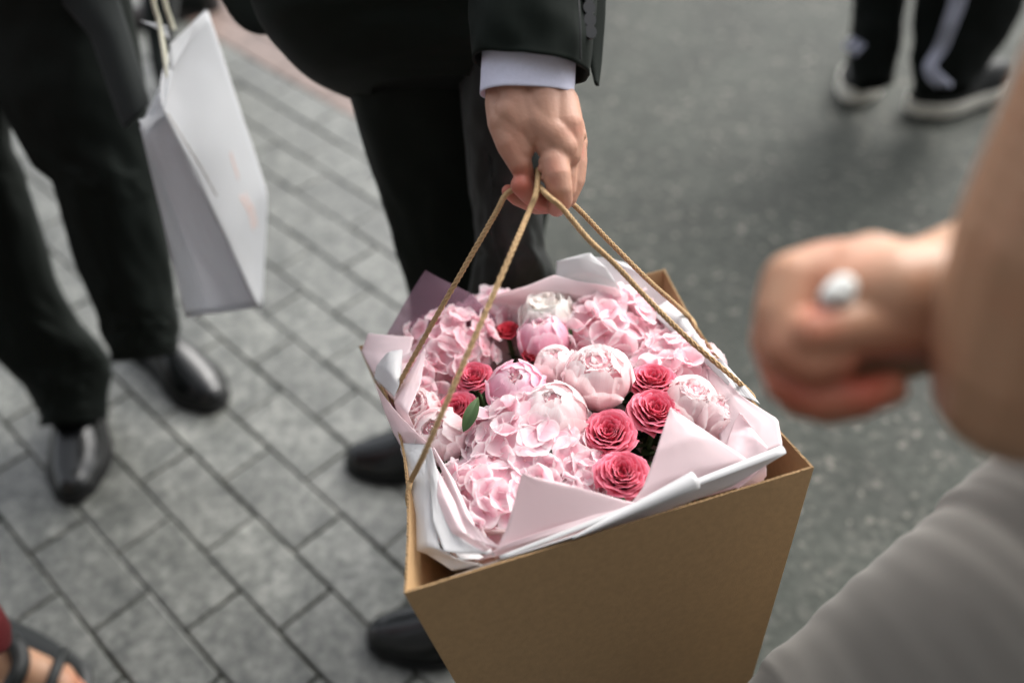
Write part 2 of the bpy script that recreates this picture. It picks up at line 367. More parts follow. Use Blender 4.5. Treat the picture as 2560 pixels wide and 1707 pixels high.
# ================================================================ CLOTH AND BODY BUILDERS
def rowloft(rows, n=48, sub=6, fold=0.0, fscale=(3, 6), seed=0, close_top=True, hem=0.0, sup=2.0, rib=0.0):
    """rows of (xl, yl, xr, yr, depth, half thickness): measured left and right outline points of a body or garment; each becomes a full ring"""
    A = np.array(rows, float); k = len(A)
    ts = np.linspace(0, k - 1, (k - 1) * sub + 1); B = []
    for t in ts:
        i = min(int(t), k - 2); f = t - i
        p0, p1, p2, p3 = A[max(i - 1, 0)], A[i], A[i + 1], A[min(i + 2, k - 1)]
        B.append(0.5 * (2 * p1 + (p2 - p0) * f + (2 * p0 - 5 * p1 + 4 * p2 - p3) * f * f + (3 * p1 - p0 - 3 * p2 + p3) * f ** 3))
    vs, fs = [], []
    for ri, row in enumerate(B):
        xl, yl, xr, yr, d, th = [float(q_) for q_ in row]
        l, r = pt(xl, yl, d), pt(xr, yr, d); c = (l + r) / 2; a = (r - l) / 2; hw = a.length; an = a / hw; b = (FW - an * FW.dot(an)).normalized()
        for i in range(n):
            an_ = 2 * math.pi * i / n; ca, sa = math.cos(an_), math.sin(an_)
            ca = math.copysign(abs(ca) ** (2 / sup), ca); sa = math.copysign(abs(sa) ** (2 / sup), sa)
            p = c + an * hw * ca - b * th * sa
            if fold:
                q = noise.noise(Vector((math.cos(an_) * fscale[0] + seed * 7, math.sin(an_) * fscale[0], ri / len(B) * fscale[1])))
                q2 = noise.noise(Vector((math.cos(an_) * fscale[0] * 2.3 + seed * 3, math.sin(an_) * fscale[0] * 2.3 + 5, ri / len(B) * fscale[1] * 2.5)))
                p += (an * ca - b * sa) * fold * (q + 0.5 * q2) * (0.25 + 0.75 * abs(sa))
            vs.append(p)
    m = len(B)
    if hem:                                   # turned-in hem so the cloth has thickness and the opening is hollow
        for s_, back in ((1 - hem, 0), (1 - hem * 1.3, 3 if m > 4 else 1)):
            base = vs[(m - 1 - back) * n:(m - back) * n]; c = sum(base, Vector()) / n
            vs += [c + (p - c) * s_ for p in base]
        m += 2
    for j in range(m - 1):
        for i in range(n):
            a = j * n + i; b = j * n + (i + 1) % n; fs.append((a, b, b + n, a + n))
    if close_top: fs.append(tuple(range(n))[::-1])
    if not hem or True: fs.append(tuple(range((m - 1) * n, m * n)))
    return vs, fs
def sphere_parts(c, r, n=10):
    vs, fs = [], []
    for j in range(1, n):
        a = math.pi * j / n
        for i in range(n): vs.append(c + r * Vector((math.sin(a) * math.cos(2 * math.pi * i / n), math.sin(a) * math.sin(2 * math.pi * i / n), math.cos(a))))
    vs += [c + Vector((0, 0, r)), c - Vector((0, 0, r))]; T = len(vs) - 2; Bm = T + 1
    for j in range(n - 2):
        for i in range(n): fs.append((j * n + i, (j + 1) * n + i, (j + 1) * n + (i + 1) % n, j * n + (i + 1) % n))
    for i in range(n): fs.append((T, i, (i + 1) % n)); fs.append((Bm, (n - 2) * n + (i + 1) % n, (n - 2) * n + i))
    return vs, fs
def blob(name, chains, voxel, smooth, material, parent, tints=(), iters_factor=0.5):
    """one continuous skin grown round chains of (point, radius)"""
    parts = []
    for ch in chains:
        for (p, r), (q, s) in zip(ch[:-1], ch[1:]):
            L_ = (q - p).length; m = max(2, int(L_ / (0.28 * min(r, s))) + 1)
            for k in range(m + 1):
                f = k / m; parts.append(sphere_parts(p.lerp(q, f), r + (s - r) * f, 14))
    vs, fs = join(parts); me = mk(name + '_src', vs, fs)
    o = bpy.data.objects.new(name + '_src', me); col.objects.link(o)
    m = o.modifiers.new('r', 'REMESH'); m.mode = 'VOXEL'; m.voxel_size = voxel
    if smooth: s_ = o.modifiers.new('s', 'SMOOTH'); s_.factor = iters_factor; s_.iterations = smooth
    dg = bpy.context.evaluated_depsgraph_get(); dg.update()
    nm = bpy.data.meshes.new_from_object(o.evaluated_get(dg)); nm.name = name
    bpy.data.objects.remove(o); bpy.data.meshes.remove(me)
    co = np.empty(len(nm.vertices) * 3, np.float32); nm.vertices.foreach_get('co', co); co = co.reshape(-1, 3)
    tv = np.zeros(len(co))
    for c, r, s in tints:
        d = np.linalg.norm(co - np.array(c), axis=1); tv = np.maximum(tv, s * np.exp(-(d / r) ** 2))
    attr(nm, 'pc', np.stack([tv, tv, tv], 1))
    nm.polygons.foreach_set('use_smooth', [True] * len(nm.polygons)); nm.materials.clear(); nm.materials.append(material); nm.update()
    return link(name, nm, parent)

def shoe(parent, toe, heel_dir, L_=0.30, W_=0.104, m_up=None, m_sole=None, sole_h=0.012, name='shoe', round_toe=1.0, upper=1.0):
    fw = -Vector(heel_dir).normalized(); fw.z = 0; fw.normalize(); side = Vector((-fw.y, fw.x, 0)); O = Vector(toe) - fw * L_; O.z = 0.007
    ss = [0, 0.02, 0.08, 0.2, 0.35, 0.5, 0.62, 0.74, 0.84, 0.92, 0.97, 1.0]
    hw = [0.012, 0.024, 0.033, 0.037, 0.036, 0.042, 0.050, 0.0505, 0.044, 0.032, 0.019, 0.004]
    hh = [0.04, 0.062, 0.074, 0.082, 0.084, 0.078, 0.066, 0.052, 0.042, 0.034, 0.026, 0.012]
    k = W_ / 0.101; cols = 48; n = 20; vs, fs = [], []
    def sec(s): return interp(ss, hw, s) * k, interp(ss, hh, s) * upper
    # arc-length style spacing so the toe is round
    sv = [0.5 - 0.5 * math.cos(math.pi * i / cols) for i in range(cols + 1)]
    for s in sv:
        w_, h_ = sec(s)
        if s > 0.9: w_ = 0.033 * k * math.sqrt(max(0, 1 - ((s - 0.9) / 0.1) ** 2)) * 1.0 + 0.001; h_ = 0.012 + (0.0355 - 0.012) * math.sqrt(max(0, 1 - ((s - 0.9) / 0.1) ** 2))
        skew = 0.008 * math.sin(s * math.pi)
        for i in range(n + 1):
            a = math.pi * i / n; ca, sa = math.cos(a), math.sin(a)
            vs.append(O + fw * L_ * s + side * (w_ * math.copysign(abs(ca) ** 0.75, ca) * (1 - 0.25 * sa) + skew) + Vector((0, 0, sole_h + h_ * abs(sa) ** 0.85)))
    for j in range(cols):
        for i in range(n):
            a = j * (n + 1) + i; fs.append((a, a + 1, a + n + 2, a + n + 1))
    for j in range(cols): fs.append((j * (n + 1), (j + 1) * (n + 1), (j + 1) * (n + 1) + n, j * (n + 1) + n))
    up = link(name, mk(name, vs, fs, m_up), parent)
    so, sf = [], []
    ol = []
    for s in sv: 
        w_, _ = sec(s)
        if s > 0.9: w_ = 0.033 * k * math.sqrt(max(0, 1 - ((s - 0.9) / 0.1) ** 2)) + 0.001
        ol.append((s, w_ + 0.003, 0.008 * math.sin(s * math.pi)))
    loop = [(s, w_ + sk) for s, w_, sk in ol] + [(s, -w_ + sk) for s, w_, sk in ol[::-1]]
    for z in (0.0, sole_h + 0.001):
        for s, y in loop: so.append(O + fw * (L_ * s + (0.004 if s > 0.99 else 0)) + side * y + Vector((0, 0, z)))
    m = len(loop); sf = [tuple(range(m))[::-1], tuple(range(m, 2 * m))] + [(i, (i + 1) % m, m + (i + 1) % m, m + i) for i in range(m)]
    link('sole', mk('sole', so, sf, m_sole, False), up)
    # lace facing
    lv, lf = [], []
    for q in range(4):
        s = 0.40 + 0.055 * q; w_, h_ = sec(s); pts = []
        for i in range(9):
            a = R(48 + 84 * i / 8); pts.append(O + fw * L_ * s + side * (w_ * math.cos(a) * (1 - 0.25 * math.sin(a)) + 0.008 * math.sin(s * math.pi)) + Vector((0, 0, sole_h + (h_ + 0.002) * math.sin(a) ** 0.85)))
        v, f = tube(pts, 0.0018, 6); lf += [tuple(i + len(lv) for i in x) for x in f]; lv += v
    link('laces', mk('laces', lv, lf, M_strap), up)
    return up

# ================================================================ MAN WITH THE BOX
man = empty('person', gp(1050, 1300), label='person in black suit and white shirt cuff, holding the flower box by its cords', cat='person')
mano = man.location.copy()
def P_(o, par):                               # children keep world coordinates under a parent standing at its base
    o.matrix_parent_inverse = Matrix.Translation(-par.location); return o
HD = 0.84
def h5(cx, cy, dd=0, d0=HD): return pt(1150 + cx * 0.27416, 130 + cy * 0.27416, d0 + dd / 1000)
def ch(*q): return [(h5(x, y, dd), r * 0.0000925) for x, y, dd, r in q]
hand_chains = [
    ch((400, 150, 22, 175), (400, 470, 18, 178)), ch((620, 150, 16, 215), (640, 520, 14, 205)), ch((850, 150, 22, 180), (845, 470, 18, 195)),
    ch((850, 470, 18, 190), (930, 640, 18, 178), (985, 790, 14, 150)),
    ch((880, 520, 30, 190), (980, 680, 32, 165), (1045, 830, 34, 128)),
    ch((640, 520, 14, 200), (740, 690, 16, 165), (830, 830, 14, 140)),
    ch((850, 560, 40, 160), (1000, 760, 48, 120), (1050, 860, 50, 100)),
    ch((400, 470, 18, 180), (415, 640, 12, 172), (470, 830, 8, 150), (545, 1010, 8, 116), (600, 1150, 16, 92), (640, 1240, 26, 80)),
    # index finger
    ch((960, 770, 8, 150), (890, 900, 4, 138), (862, 1010, 0, 140), (885, 1120, -3, 132), (905, 1240, -2, 122), (925, 1350, 8, 108), (880, 1420, 22, 88)),
    ch((985, 790, 20, 135), (960, 960, 14, 118), (965, 1120, 14, 105), (960, 1250, 16, 100)),
    # middle, ring, little finger
    ch((1040, 840, 26, 118), (1060, 1010, 24, 96), (1040, 1180, 24, 92), (985, 1330, 26, 88), (900, 1395, 28, 84), (760, 1385, 24, 84), (640, 1310, 16, 92), (560, 1215, 10, 104)),
    ch((1062, 850, 38, 100), (1088, 1010, 38, 78), (1072, 1170, 38, 76), (1010, 1310, 40, 74), (880, 1405, 42, 72), (700, 1415, 38, 72), (520, 1335, 30, 72), (440, 1270, 26, 66)),
    ch((1060, 840, 52, 86), (1095, 990, 52, 66), (1082, 1130, 52, 64), (1020, 1270, 52, 62), (930, 1400, 52, 58), (860, 1440, 50, 50), (760, 1420, 46, 48)),
    ch((500, 250, 10, 190), (520, 500, 8, 190), (600, 640, 6, 180), (690, 740, 6, 150)), ch((740, 250, 10, 200), (760, 500, 6, 200), (800, 680, 4, 185), (830, 850, 4, 150)), ch((640, 500, 8, 190), (720, 640, 4, 185), (860, 760, 2, 175), (930, 860, 2, 150)), ch((900, 480, 12, 195), (950, 660, 6, 180), (985, 800, 8, 150), (985, 930, 8, 130)), ch((470, 560, 6, 175), (560, 660, 6, 170), (620, 740, 8, 130)), ch((420, 640, 10, 172), (520, 760, 6, 140), (570, 900, 6, 110)),
    # folds of skin over the index knuckle
    ch((738, 1000, -1, 30), (820, 968, -7, 26), (900, 985, -9, 20)), ch((738, 1065, -1, 34), (830, 1062, -8, 26)), ch((762, 1155, 0, 34), (850, 1168, -9, 22)),
    ch((1040, 700, 6, 60), (1100, 760, 14, 60)), ch((1000, 560, 6, 40), (1030, 700, 4, 45)),
]
tints = [(h5(560, 1215, 5), 0.016, 1.0), (h5(440, 1270, 20), 0.014, 0.9), (h5(700, 1350, 15), 0.018, 0.85), (h5(860, 1430, 40), 0.012, 0.9), (h5(1090, 900, 15), 0.007, 0.7), (h5(1050, 730, 0), 0.008, 0.35), (h5(850, 1030, -15), 0.010, 0.35), (h5(480, 950, 0), 0.02, 0.25), (h5(840, 1180, -15), 0.008, 0.4), (h5(700, 900, 20), 0.02, 0.45)]
arm_up = [(h5(620, 150, 16), 0.021), (pt(1330, 0, 0.85), 0.030), (pt(1345, -300, 0.88), 0.040), (pt(1360, -520, 0.95), 0.045)]
body = blob('body', hand_chains + [arm_up], 0.0011, 10, M_skin, man, tints); P_(body, man)

cuff = rowloft([(1201, 60, 1442, 80, HD + 0.018, 0.031), (1205, 120, 1440, 140, HD + 0.018, 0.031), (1202, 180, 1437, 200, HD + 0.018, 0.031), (1199, 235, 1434, 241, HD + 0.018, 0.031)], 48, 5, 0.0015, (1.5, 2), 3, hem=0.035, sup=2.4)
P_(link('shirt_cuff', mk('shirt_cuff', *cuff, M_shirt), man), man)
sl = rowloft([(1130, -560, 1560, -520, 0.95, 0.075), (1150, -300, 1530, -270, 0.90, 0.062), (1168, -100, 1500, -60, 0.875, 0.055), (1172, 30, 1488, 60, 0.862, 0.050), (1178, 150, 1477, 190, 0.858, 0.046)], 56, 10, 0.006, (1.3, 4), 9, hem=0.05, sup=2.3)
P_(link('jacket_sleeve', mk('jacket_sleeve', *sl, M_suit), man), man)
for yb in (-8, 22, 52, 82):
    c = pt(1470 + (yb - 20) * 0.05, yb, 0.832); v, f = tube([c, c - FW * 0.003 + RT * 0.001], [0.0062, 0.0056], 20)
    P_(link('button', mk('button', v, f, M_button, False), man), man)
jk = rowloft([(560, -520, 1560, -520, 1.00, 0.13), (585, -250, 1540, -250, 1.05, 0.14), (618, -60, 1510, -60, 1.09, 0.15), (640, 30, 1490, 30, 1.11, 0.15), (668, 88, 1478, 95, 1.12, 0.145), (702, 130, 1466, 140, 1.13, 0.14), (758, 184, 1450, 190, 1.14, 0.13), (805, 210, 1432, 215, 1.145, 0.12), (856, 226, 1420, 240, 1.15, 0.115), (930, 240, 1410, 262, 1.15, 0.11)], 72, 8, 0.007, (1.5, 5), 4, hem=0.02)
P_(link('jacket', mk('jacket', *jk, M_suit), man), man)
# far front flap of the jacket with its rounded corner, and the rear vent
def flap(name, outline, d, bulge, m, par, th=0.004):
    """cloth panel between a left and a right outline"""
    Lq, Rq = outline
    def fn(u, v):
        i = v * (len(Lq) - 1); a = min(int(i), len(Lq) - 2); f = i - a
        l = Vector(Lq[a]).lerp(Vector(Lq[a + 1]), f); r = Vector(Rq[a]).lerp(Vector(Rq[a + 1]), f); q = l.lerp(r, u)
        return pt(q.x, q.y, d + q.z - bulge * math.sin(math.pi * u))
    v, f, _ = grid(fn, 12, 24)
    o = link(name, mk(name, v, f, m), par); solid(o, th); P_(o, par); return o
flap('jacket_front', ([(500, -300, 0), (540, -50, 0), (556, 0, 0), (574, 34, 0), (592, 58, 0), (612, 73, 0), (632, 81, 0), (652, 84, 0)], [(760, -300, 0), (760, -50, 0), (760, 0, 0), (760, 30, 0), (760, 55, 0), (760, 72, 0), (760, 80, 0), (760, 84, 0)]), 1.22, 0.01, M_suit, man)
flap('jacket_vent', ([(1430, -250, 0), (1440, -60, 0), (1450, 40, 0), (1462, 120, 0), (1476, 170, 0), (1488, 208, 0)], [(1525, -250, 0.01), (1514, -60, 0.01), (1511, 40, 0.01), (1505, 120, 0.01), (1500, 170, 0.01), (1494, 216, 0.01)]), 1.00, 0.004, M_suit, man, 0.003)
tr1 = rowloft([(820, 60, 1400, 80, 1.17, 0.11), (868, 225, 1400, 235, 1.20, 0.105), (912, 380, 1385, 380, 1.26, 0.10), (958, 520, 1372, 520, 1.33, 0.095), (996, 640, 1352, 650, 1.40, 0.09), (1022, 740, 1345, 750, 1.46, 0.085), (1030, 860, 1330, 870, 1.53, 0.08), (1020, 980, 1290, 990, 1.58, 0.075), (985, 1090, 1215, 1110, 1.62, 0.07)], 64, 10, 0.010, (1.8, 7), 2, hem=0.04)
P_(link('trousers', mk('trousers', *tr1, M_suit), man), man)
tr2 = rowloft([(1150, 60, 1420, 90, 1.08, 0.08), (1150, 250, 1400, 250, 1.10, 0.08), (1165, 400, 1372, 400, 1.13, 0.075), (1180, 520, 1358, 520, 1.16, 0.07), (1190, 610, 1362, 620, 1.19, 0.07), (1180, 680, 1390, 700, 1.22, 0.07), (1150, 850, 1370, 860, 1.28, 0.07), (1120, 1150, 1340, 1160, 1.34, 0.068), (1085, 1400, 1290, 1420, 1.38, 0.065), (1045, 1500, 1235, 1530, 1.40, 0.065)], 64, 10, 0.009, (2.0, 9), 11, hem=0.04)
P_(link('trousers', mk('trousers', *tr2, mat('black_suit_sheen', (0.0042, 0.006, 0.005), 0.6, 0.3, 0.15, 900, 0.25, 1500, sheen=0.03)), man), man)
t1 = gp(872, 1168); P_(shoe(man, t1, gp(1200, 1130) - t1, 0.30, 0.106, M_leather, M_sole), man)
t2_ = gp(926, 1606); P_(shoe(man, t2_, gp(1250, 1570) - t2_, 0.30, 0.106, M_leather, M_sole), man)

def seam(pts_, m, par, r=0.0007):
    v_, f_ = tube(spline([pt(*p) for p in pts_], 40), r, 6); P_(link('seam', mk('seam', v_, f_, m), par), par)
seam([(1212, 350, 1.066), (1228, 430, 1.078), (1226, 520, 1.096), (1234, 600, 1.118), (1252, 660, 1.138)], M_suit3, man)
seam([(1438, -160, 0.832), (1444, -40, 0.822), (1450, 60, 0.816), (1452, 150, 0.818)], M_button, man)
# ================================================================ MAN ON THE LEFT
left = empty('person', gp(300, 1050), label='person in charcoal trousers and black leather shoes at the left, beside the white bag', cat='person')
leg1 = rowloft([(-420, -120, 60, -100, 1.42, 0.10), (-400, 100, 20, 110, 1.46, 0.10), (-330, 320, 10, 315, 1.52, 0.09), (-255, 430, 42, 425, 1.56, 0.088), (-225, 520, 76, 521, 1.60, 0.086), (-175, 690, 134, 697, 1.67, 0.084), (-100, 795, 188, 795, 1.72, 0.084), (-18, 880, 252, 870, 1.76, 0.084), (48, 945, 268, 925, 1.785, 0.080), (80, 985, 264, 965, 1.80, 0.075), (110, 1030, 262, 1010, 1.815, 0.075), (112, 1062, 262, 1044, 1.83, 0.075)], 64, 9, 0.010, (1.8, 9), 21, hem=0.04)
P_(link('trousers', mk('trousers', *leg1, M_suit2), left), left)
leg2 = rowloft([(-150, -160, 300, -150, 1.36, 0.11), (-60, 0, 318, 0, 1.40, 0.10), (-20, 150, 345, 150, 1.44, 0.095), (25, 285, 362, 285, 1.47, 0.09), (84, 409, 378, 409, 1.51, 0.088), (140, 470, 392, 470, 1.53, 0.086), (166, 543, 405, 543, 1.56, 0.084), (210, 686, 428, 686, 1.62, 0.08), (250, 780, 436, 780, 1.655, 0.078), (266, 835, 442, 815, 1.675, 0.076), (285, 875, 438, 852, 1.69, 0.07), (296, 905, 436, 884, 1.71, 0.07)], 64, 9, 0.010, (1.8, 9), 33, hem=0.04)
P_(link('trousers', mk('trousers', *leg2, M_suit2), left), left)
flap('jacket', ([(-300, -400, 0), (0, -120, 0), (150, 0, 0), (228, 92, 0), (262, 190, 0), (295, 285, 0), (312, 322, 0)], [(290, -400, 0), (292, -120, 0), (298, 0, 0), (322, 80, 0), (345, 160, 0), (366, 232, 0), (374, 262, 0)]), 1.33, 0.012, M_suit3, left)
ls = rowloft([(60, -700, 420, -700, 1.15, 0.06), (120, -450, 400, -450, 1.2, 0.05), (200, -230, 380, -230, 1.25, 0.04)], 32, 5, 0.004, (2, 3), 5, hem=0.05)
P_(link('jacket_sleeve', mk('jacket_sleeve', *ls, M_suit3), left), left)
t3 = gp(190, 1262); P_(shoe(left, t3, gp(205, 1000) - t3, 0.31, 0.108, M_leather, M_sole), left)
t4 = gp(553, 1028); P_(shoe(left, t4, gp(330, 850) - t4, 0.30, 0.108, M_leather, M_sole), left)

# ---- white paper bag
bag = empty('shopping_bag', pt(560, 790, 1.42), label='white paper shopping bag with folded gusset hanging beside the charcoal trousers', cat='bag')
def bagpt(x, y, d): return pt(x, y, d)
def quad(name, c, m, nu=14, nv=20, wob=0.004, seed=0, par=bag, th=0.0006, bul=0.0):
    a, b, c_, d = c                           # top-left, top-right, bottom-right, bottom-left
    nrm = (b - a).cross(d - a).normalized()
    def fn(u, v):
        p = a.lerp(b, u).lerp(d.lerp(c_, u), v)
        q = noise.noise(Vector((u * 2.2 + seed, v * 3.5, seed * 3))) + 0.4 * noise.noise(Vector((u * 6 + seed, v * 8, 1)))
        e = min(1, 6 * u, 6 * (1 - u), 6 * v, 6 * (1 - v))
        return p + nrm * (q * wob * e + bul * math.sin(math.pi * u) * (1 - v))
    v, f, _ = grid(fn, nu, nv); o = link(name, mk(name, v, f, m), par); solid(o, th); P_(o, par); return o
TR, BR = bagpt(520, 28, 1.30), bagpt(657, 770, 1.475)
RM = bagpt(668, 480, 1.41)
K1, K2 = bagpt(408, 275, 1.20), bagpt(648, 768, 1.36)     # near corner edge between wide face and gusset
G1, G2 = bagpt(350, 318, 1.22), bagpt(465, 793, 1.38)     # far edge of gusset
GC1, GC2 = bagpt(372, 335, 1.225), bagpt(520, 785, 1.40)
def wide(u, v):
    # the printed face, from the near edge K to the far edge T-RM-BR
    near = K1.lerp(K2, v)
    i = v * 2; far = TR.lerp(RM, min(1, v / 0.62)) if v < 0.62 else RM.lerp(BR, (v - 0.62) / 0.38)
    p = near.lerp(far, u)
    if v < 0.3: p += (1 - v / 0.3) * math.sin(math.pi * u ** 0.8) * (UP * 0.014 - RT * 0.019)
    return p - FW * 0.006 * math.sin(math.pi * u) * math.sin(math.pi * v) + FW * 0.004 * noise.noise(Vector((u * 3, v * 5, 2)))
v, f, _ = grid(wide, 20, 30); o = link('printed_panel', mk('printed_panel', v, f, M_bag), bag); solid(o, 0.0006); P_(o, bag)
quad('gusset', (GC1, K1, K2, GC2), M_bag, seed=1, wob=0.006)
quad('gusset', (G1, GC1, GC2, G2), M_bag, seed=5, wob=0.004)
BK = bagpt(470, 700, 1.53)
quad('rear_panel', (bagpt(455, 110, 1.33), G1, G2, BK), M_bag, seed=8)
quad('bottom_panel', (BR, K2, G2, BK), M_bag, seed=9)
# rolled rim at the near corner and turned top strip
def rim(u, v):
    a = v * math.pi * 1.1; c = bagpt(378, 300, 1.205); c2 = bagpt(402, 262, 1.21)
    r = 0.012; p = c.lerp(c2, u); return p + RT * (-r * math.sin(a)) + UP * (r * math.cos(a) * 0.7 - 0.004) 
quad('rolled_rim', (bagpt(346, 300, 1.215), bagpt(402, 262, 1.205), bagpt(408, 290, 1.20), bagpt(360, 330, 1.205)), M_bag, seed=12, wob=0.001, bul=0.006)
quad('folded_rim', (bagpt(400, 262, 1.21), bagpt(424, 172, 1.235), bagpt(432, 182, 1.235), bagpt(410, 282, 1.203)), M_bag, seed=13, wob=0.001)
quad('folded_rim', (bagpt(424, 112, 1.25), bagpt(516, 24, 1.30), bagpt(500, 60, 1.295), bagpt(430, 175, 1.235)), M_bag, seed=14, wob=0.001)
quad('folded_rim', (bagpt(350, 52, 1.27), bagpt(418, 66, 1.26), bagpt(424, 100, 1.25), bagpt(396, 72, 1.26)), M_bag, seed=15, wob=0.001)
for q in (((368, -260, 1.16), (378, -20, 1.20), (396, 60, 1.225), (412, 160, 1.23), (418, 215, 1.235)), ((372, -260, 1.17), (405, -20, 1.23), (424, 50, 1.255), (432, 75, 1.262))):
    for off in (0, 5):
        v, f = tube(spline([pt(x + off, y, d + off * 0.002) for x, y, d in q], 24), 0.0022, 8)
        P_(link('handle_cord', mk('handle_cord', v, f, M_bagcord), bag), bag)
# faded handwriting-like print on the wide face
def stroke(pts_, m, r=0.0011):
    """pts in the (u,v) of the printed face"""
    v, f = tube([wide(u, v_) - FW * 0.0012 for u, v_ in pts_], r, 5); return v, f
rnd = random.Random(3); ps = []
for (u0, v0, u1, v1, n_) in ((0.52, 0.55, 0.62, 0.70, 26), (0.60, 0.56, 0.70, 0.70, 22), (0.62, 0.40, 0.60, 0.50, 14)):
    pp = []
    for i in range(n_ * 3):
        f_ = i / (n_ * 3); pp.append((u0 + (u1 - u0) * f_ + 0.016 * math.sin(i * 0.9) , v0 + (v1 - v0) * f_ + 0.006 * math.cos(i * 0.9 + 1)))
    ps.append(stroke(pp, M_ink, 0.0007))
o = link('script_lettering', mk('script_lettering', *join(ps), M_ink), bag); P_(o, bag)
pp = [(0.06 + 0.10 * i / 40 + 0.004 * math.sin(i * 1.3), 0.06 + 0.40 * i / 40) for i in range(41)]
o = link('printed_line', mk('printed_line', *stroke(pp, M_ink2, 0.0010), M_ink2), bag); P_(o, bag)

# ---- passer-by's dark shoes and trouser leg seen between the left man and his bag
far = empty('person', gp(400, 60), label='person in dark trousers and dark shoe behind the handles of the white bag', cat='person')
fl = rowloft([(520, -420, 640, -420, 2.6, 0.06), (470, -200, 600, -200, 2.75, 0.06), (430, -60, 560, -60, 2.85, 0.06), (415, 20, 520, 10, 2.9, 0.055)], 32, 5, 0.005, (2, 4), 41, hem=0.05)
P_(link('trousers', mk('trousers', *fl, M_suit3), far), far)
t5 = gp(310, 75); P_(shoe(far, t5, gp(520, 25) - t5, 0.31, 0.11, mat('dark_brown_leather', (0.022, 0.018, 0.017), 0.5, 0.4), M_sole), far)
fl2 = rowloft([(360, -420, 470, -420, 2.0, 0.06), (350, -200, 470, -200, 2.05, 0.06), (362, 20, 440, 10, 2.1, 0.05), (372, 100, 430, 100, 2.14, 0.045), (392, 190, 430, 190, 2.17, 0.045), (404, 225, 440, 230, 2.2, 0.04)], 32, 5, 0.003, (2, 4), 42, hem=0.05)
P_(link('trousers', mk('trousers', *fl2, M_suit3), far), far)
t6 = gp(420, 330); P_(shoe(far, t6, gp(470, 190) - t6, 0.29, 0.10, M_leather, M_sole), far)

# ---- person in tracksuit, top right
tk = empty('person', gp(2300, 270), label='person in black track pants with white side stripes and black sneakers, top right', cat='person')
a1 = rowloft([(2120, -500, 2330, -500, 2.1, 0.09), (2130, -200, 2300, -200, 2.3, 0.085), (2136, 0, 2262, 0, 2.43, 0.08), (2132, 90, 2250, 90, 2.49, 0.075), (2128, 150, 2240, 150, 2.53, 0.07), (2140, 215, 2225, 215, 2.57, 0.065)], 40, 6, 0.010, (2, 9), 51, hem=0.05)
P_(link('track_pants', mk('track_pants', *a1, M_track), tk), tk)
a2 = rowloft([(2380, -500, 2660, -500, 2.0, 0.10), (2330, -200, 2600, -200, 2.2, 0.09), (2290, 0, 2560, 0, 2.35, 0.085), (2285, 90, 2520, 90, 2.42, 0.08), (2282, 160, 2470, 160, 2.47, 0.075), (2296, 235, 2420, 235, 2.52, 0.065)], 40, 6, 0.010, (2, 9), 55, hem=0.05)
P_(link('track_pants', mk('track_pants', *a2, M_track), tk), tk)
def ribbon(pts_, wd, m, name, par, th=0.002):
    P3 = spline([pt(*p) for p in pts_], 24); vs, fs = [], []
    for i, p in enumerate(P3):
        t = (P3[min(i + 1, 24)] - P3[max(i - 1, 0)]).normalized(); s_ = t.cross(FW).normalized(); vs += [p + s_ * wd / 2, p - s_ * wd / 2]
    fs = [(2 * i, 2 * i + 1, 2 * i + 3, 2 * i + 2) for i in range(24)]
    o = link(name, mk(name, vs, fs, m), par); solid(o, th); P_(o, par)
for off in (-17, 0, 17):
    ribbon([(2445 + off * 1.0, -260, 2.09), (2400 + off * 0.9, -20, 2.255), (2375 + off * 0.8, 60, 2.31), (2352 + off * 0.7, 120, 2.37), (2325 + off * 0.6, 165, 2.385), (2340 + off, 195, 2.40), (2362 + off, 215, 2.42)], 0.012, M_stripe, 'side_stripe', tk)
for off in (-9, 4, 17):
    ribbon([(2118 + off, 128 + off * 0.6, 2.44), (2132 + off, 112 + off * 0.6, 2.43), (2144 + off, 100 + off * 0.6, 2.44)], 0.012, M_stripe, 'side_stripe', tk)
t7 = gp(2126, 262); P_(shoe(tk, t7, gp(2180, 120) - t7, 0.30, 0.115, M_sneak, M_rubber, 0.04, 'sneaker', upper=0.8), tk)
t8 = gp(2268, 283); P_(shoe(tk, t8, gp(2480, 235) - t8, 0.30, 0.11, M_sneak, M_rubber, 0.034, 'sneaker', upper=0.8), tk)

# ---- sandalled foot, bottom left
san = empty('person', gp(-60, 1650), label='person with bare foot in black sandal and dark red hem, bottom left corner', cat='person')
def g2(x, y, z): return gp(x, y, z)
fd = lambda *q: [(g2(x, y, z), r) for x, y, z, r in q]
foot = blob('body', [fd((-260, 1450, 0.34, 0.043), (-130, 1560, 0.13, 0.034), (-60, 1620, 0.075, 0.034), (20, 1660, 0.060, 0.033), (90, 1690, 0.045, 0.032), (150, 1720, 0.032, 0.027)),
    fd((-90, 1640, 0.05, 0.03), (40, 1730, 0.04, 0.032), (120, 1760, 0.03, 0.03)),
    fd((150, 1690, 0.030, 0.020), (178, 1706, 0.022, 0.0125), (196, 1722, 0.018, 0.012)),
    fd((140, 1720, 0.028, 0.018), (180, 1748, 0.018, 0.010), (196, 1762, 0.015, 0.009)),
    fd((120, 1750, 0.028, 0.016), (165, 1780, 0.016, 0.009), (180, 1792, 0.014, 0.008)),
    fd((100, 1775, 0.026, 0.015), (140, 1812, 0.015, 0.008)), fd((80, 1795, 0.024, 0.014), (110, 1836, 0.014, 0.007))], 0.002, 6, M_skinw, san, [(g2(196, 1722, 0.02), 0.03, 0.5)])
P_(foot, san)
def strap(pts_, wd, name='sandal_strap'):
    P3 = spline([g2(*p) for p in pts_], 20); v, f = tube(P3, wd, 8); P_(link(name, mk(name, v, f, M_strap), san), san)
strap([(-20, 1600, 0.05), (30, 1602, 0.10), (52, 1650, 0.10), (30, 1710, 0.09), (-30, 1770, 0.04)], 0.013)
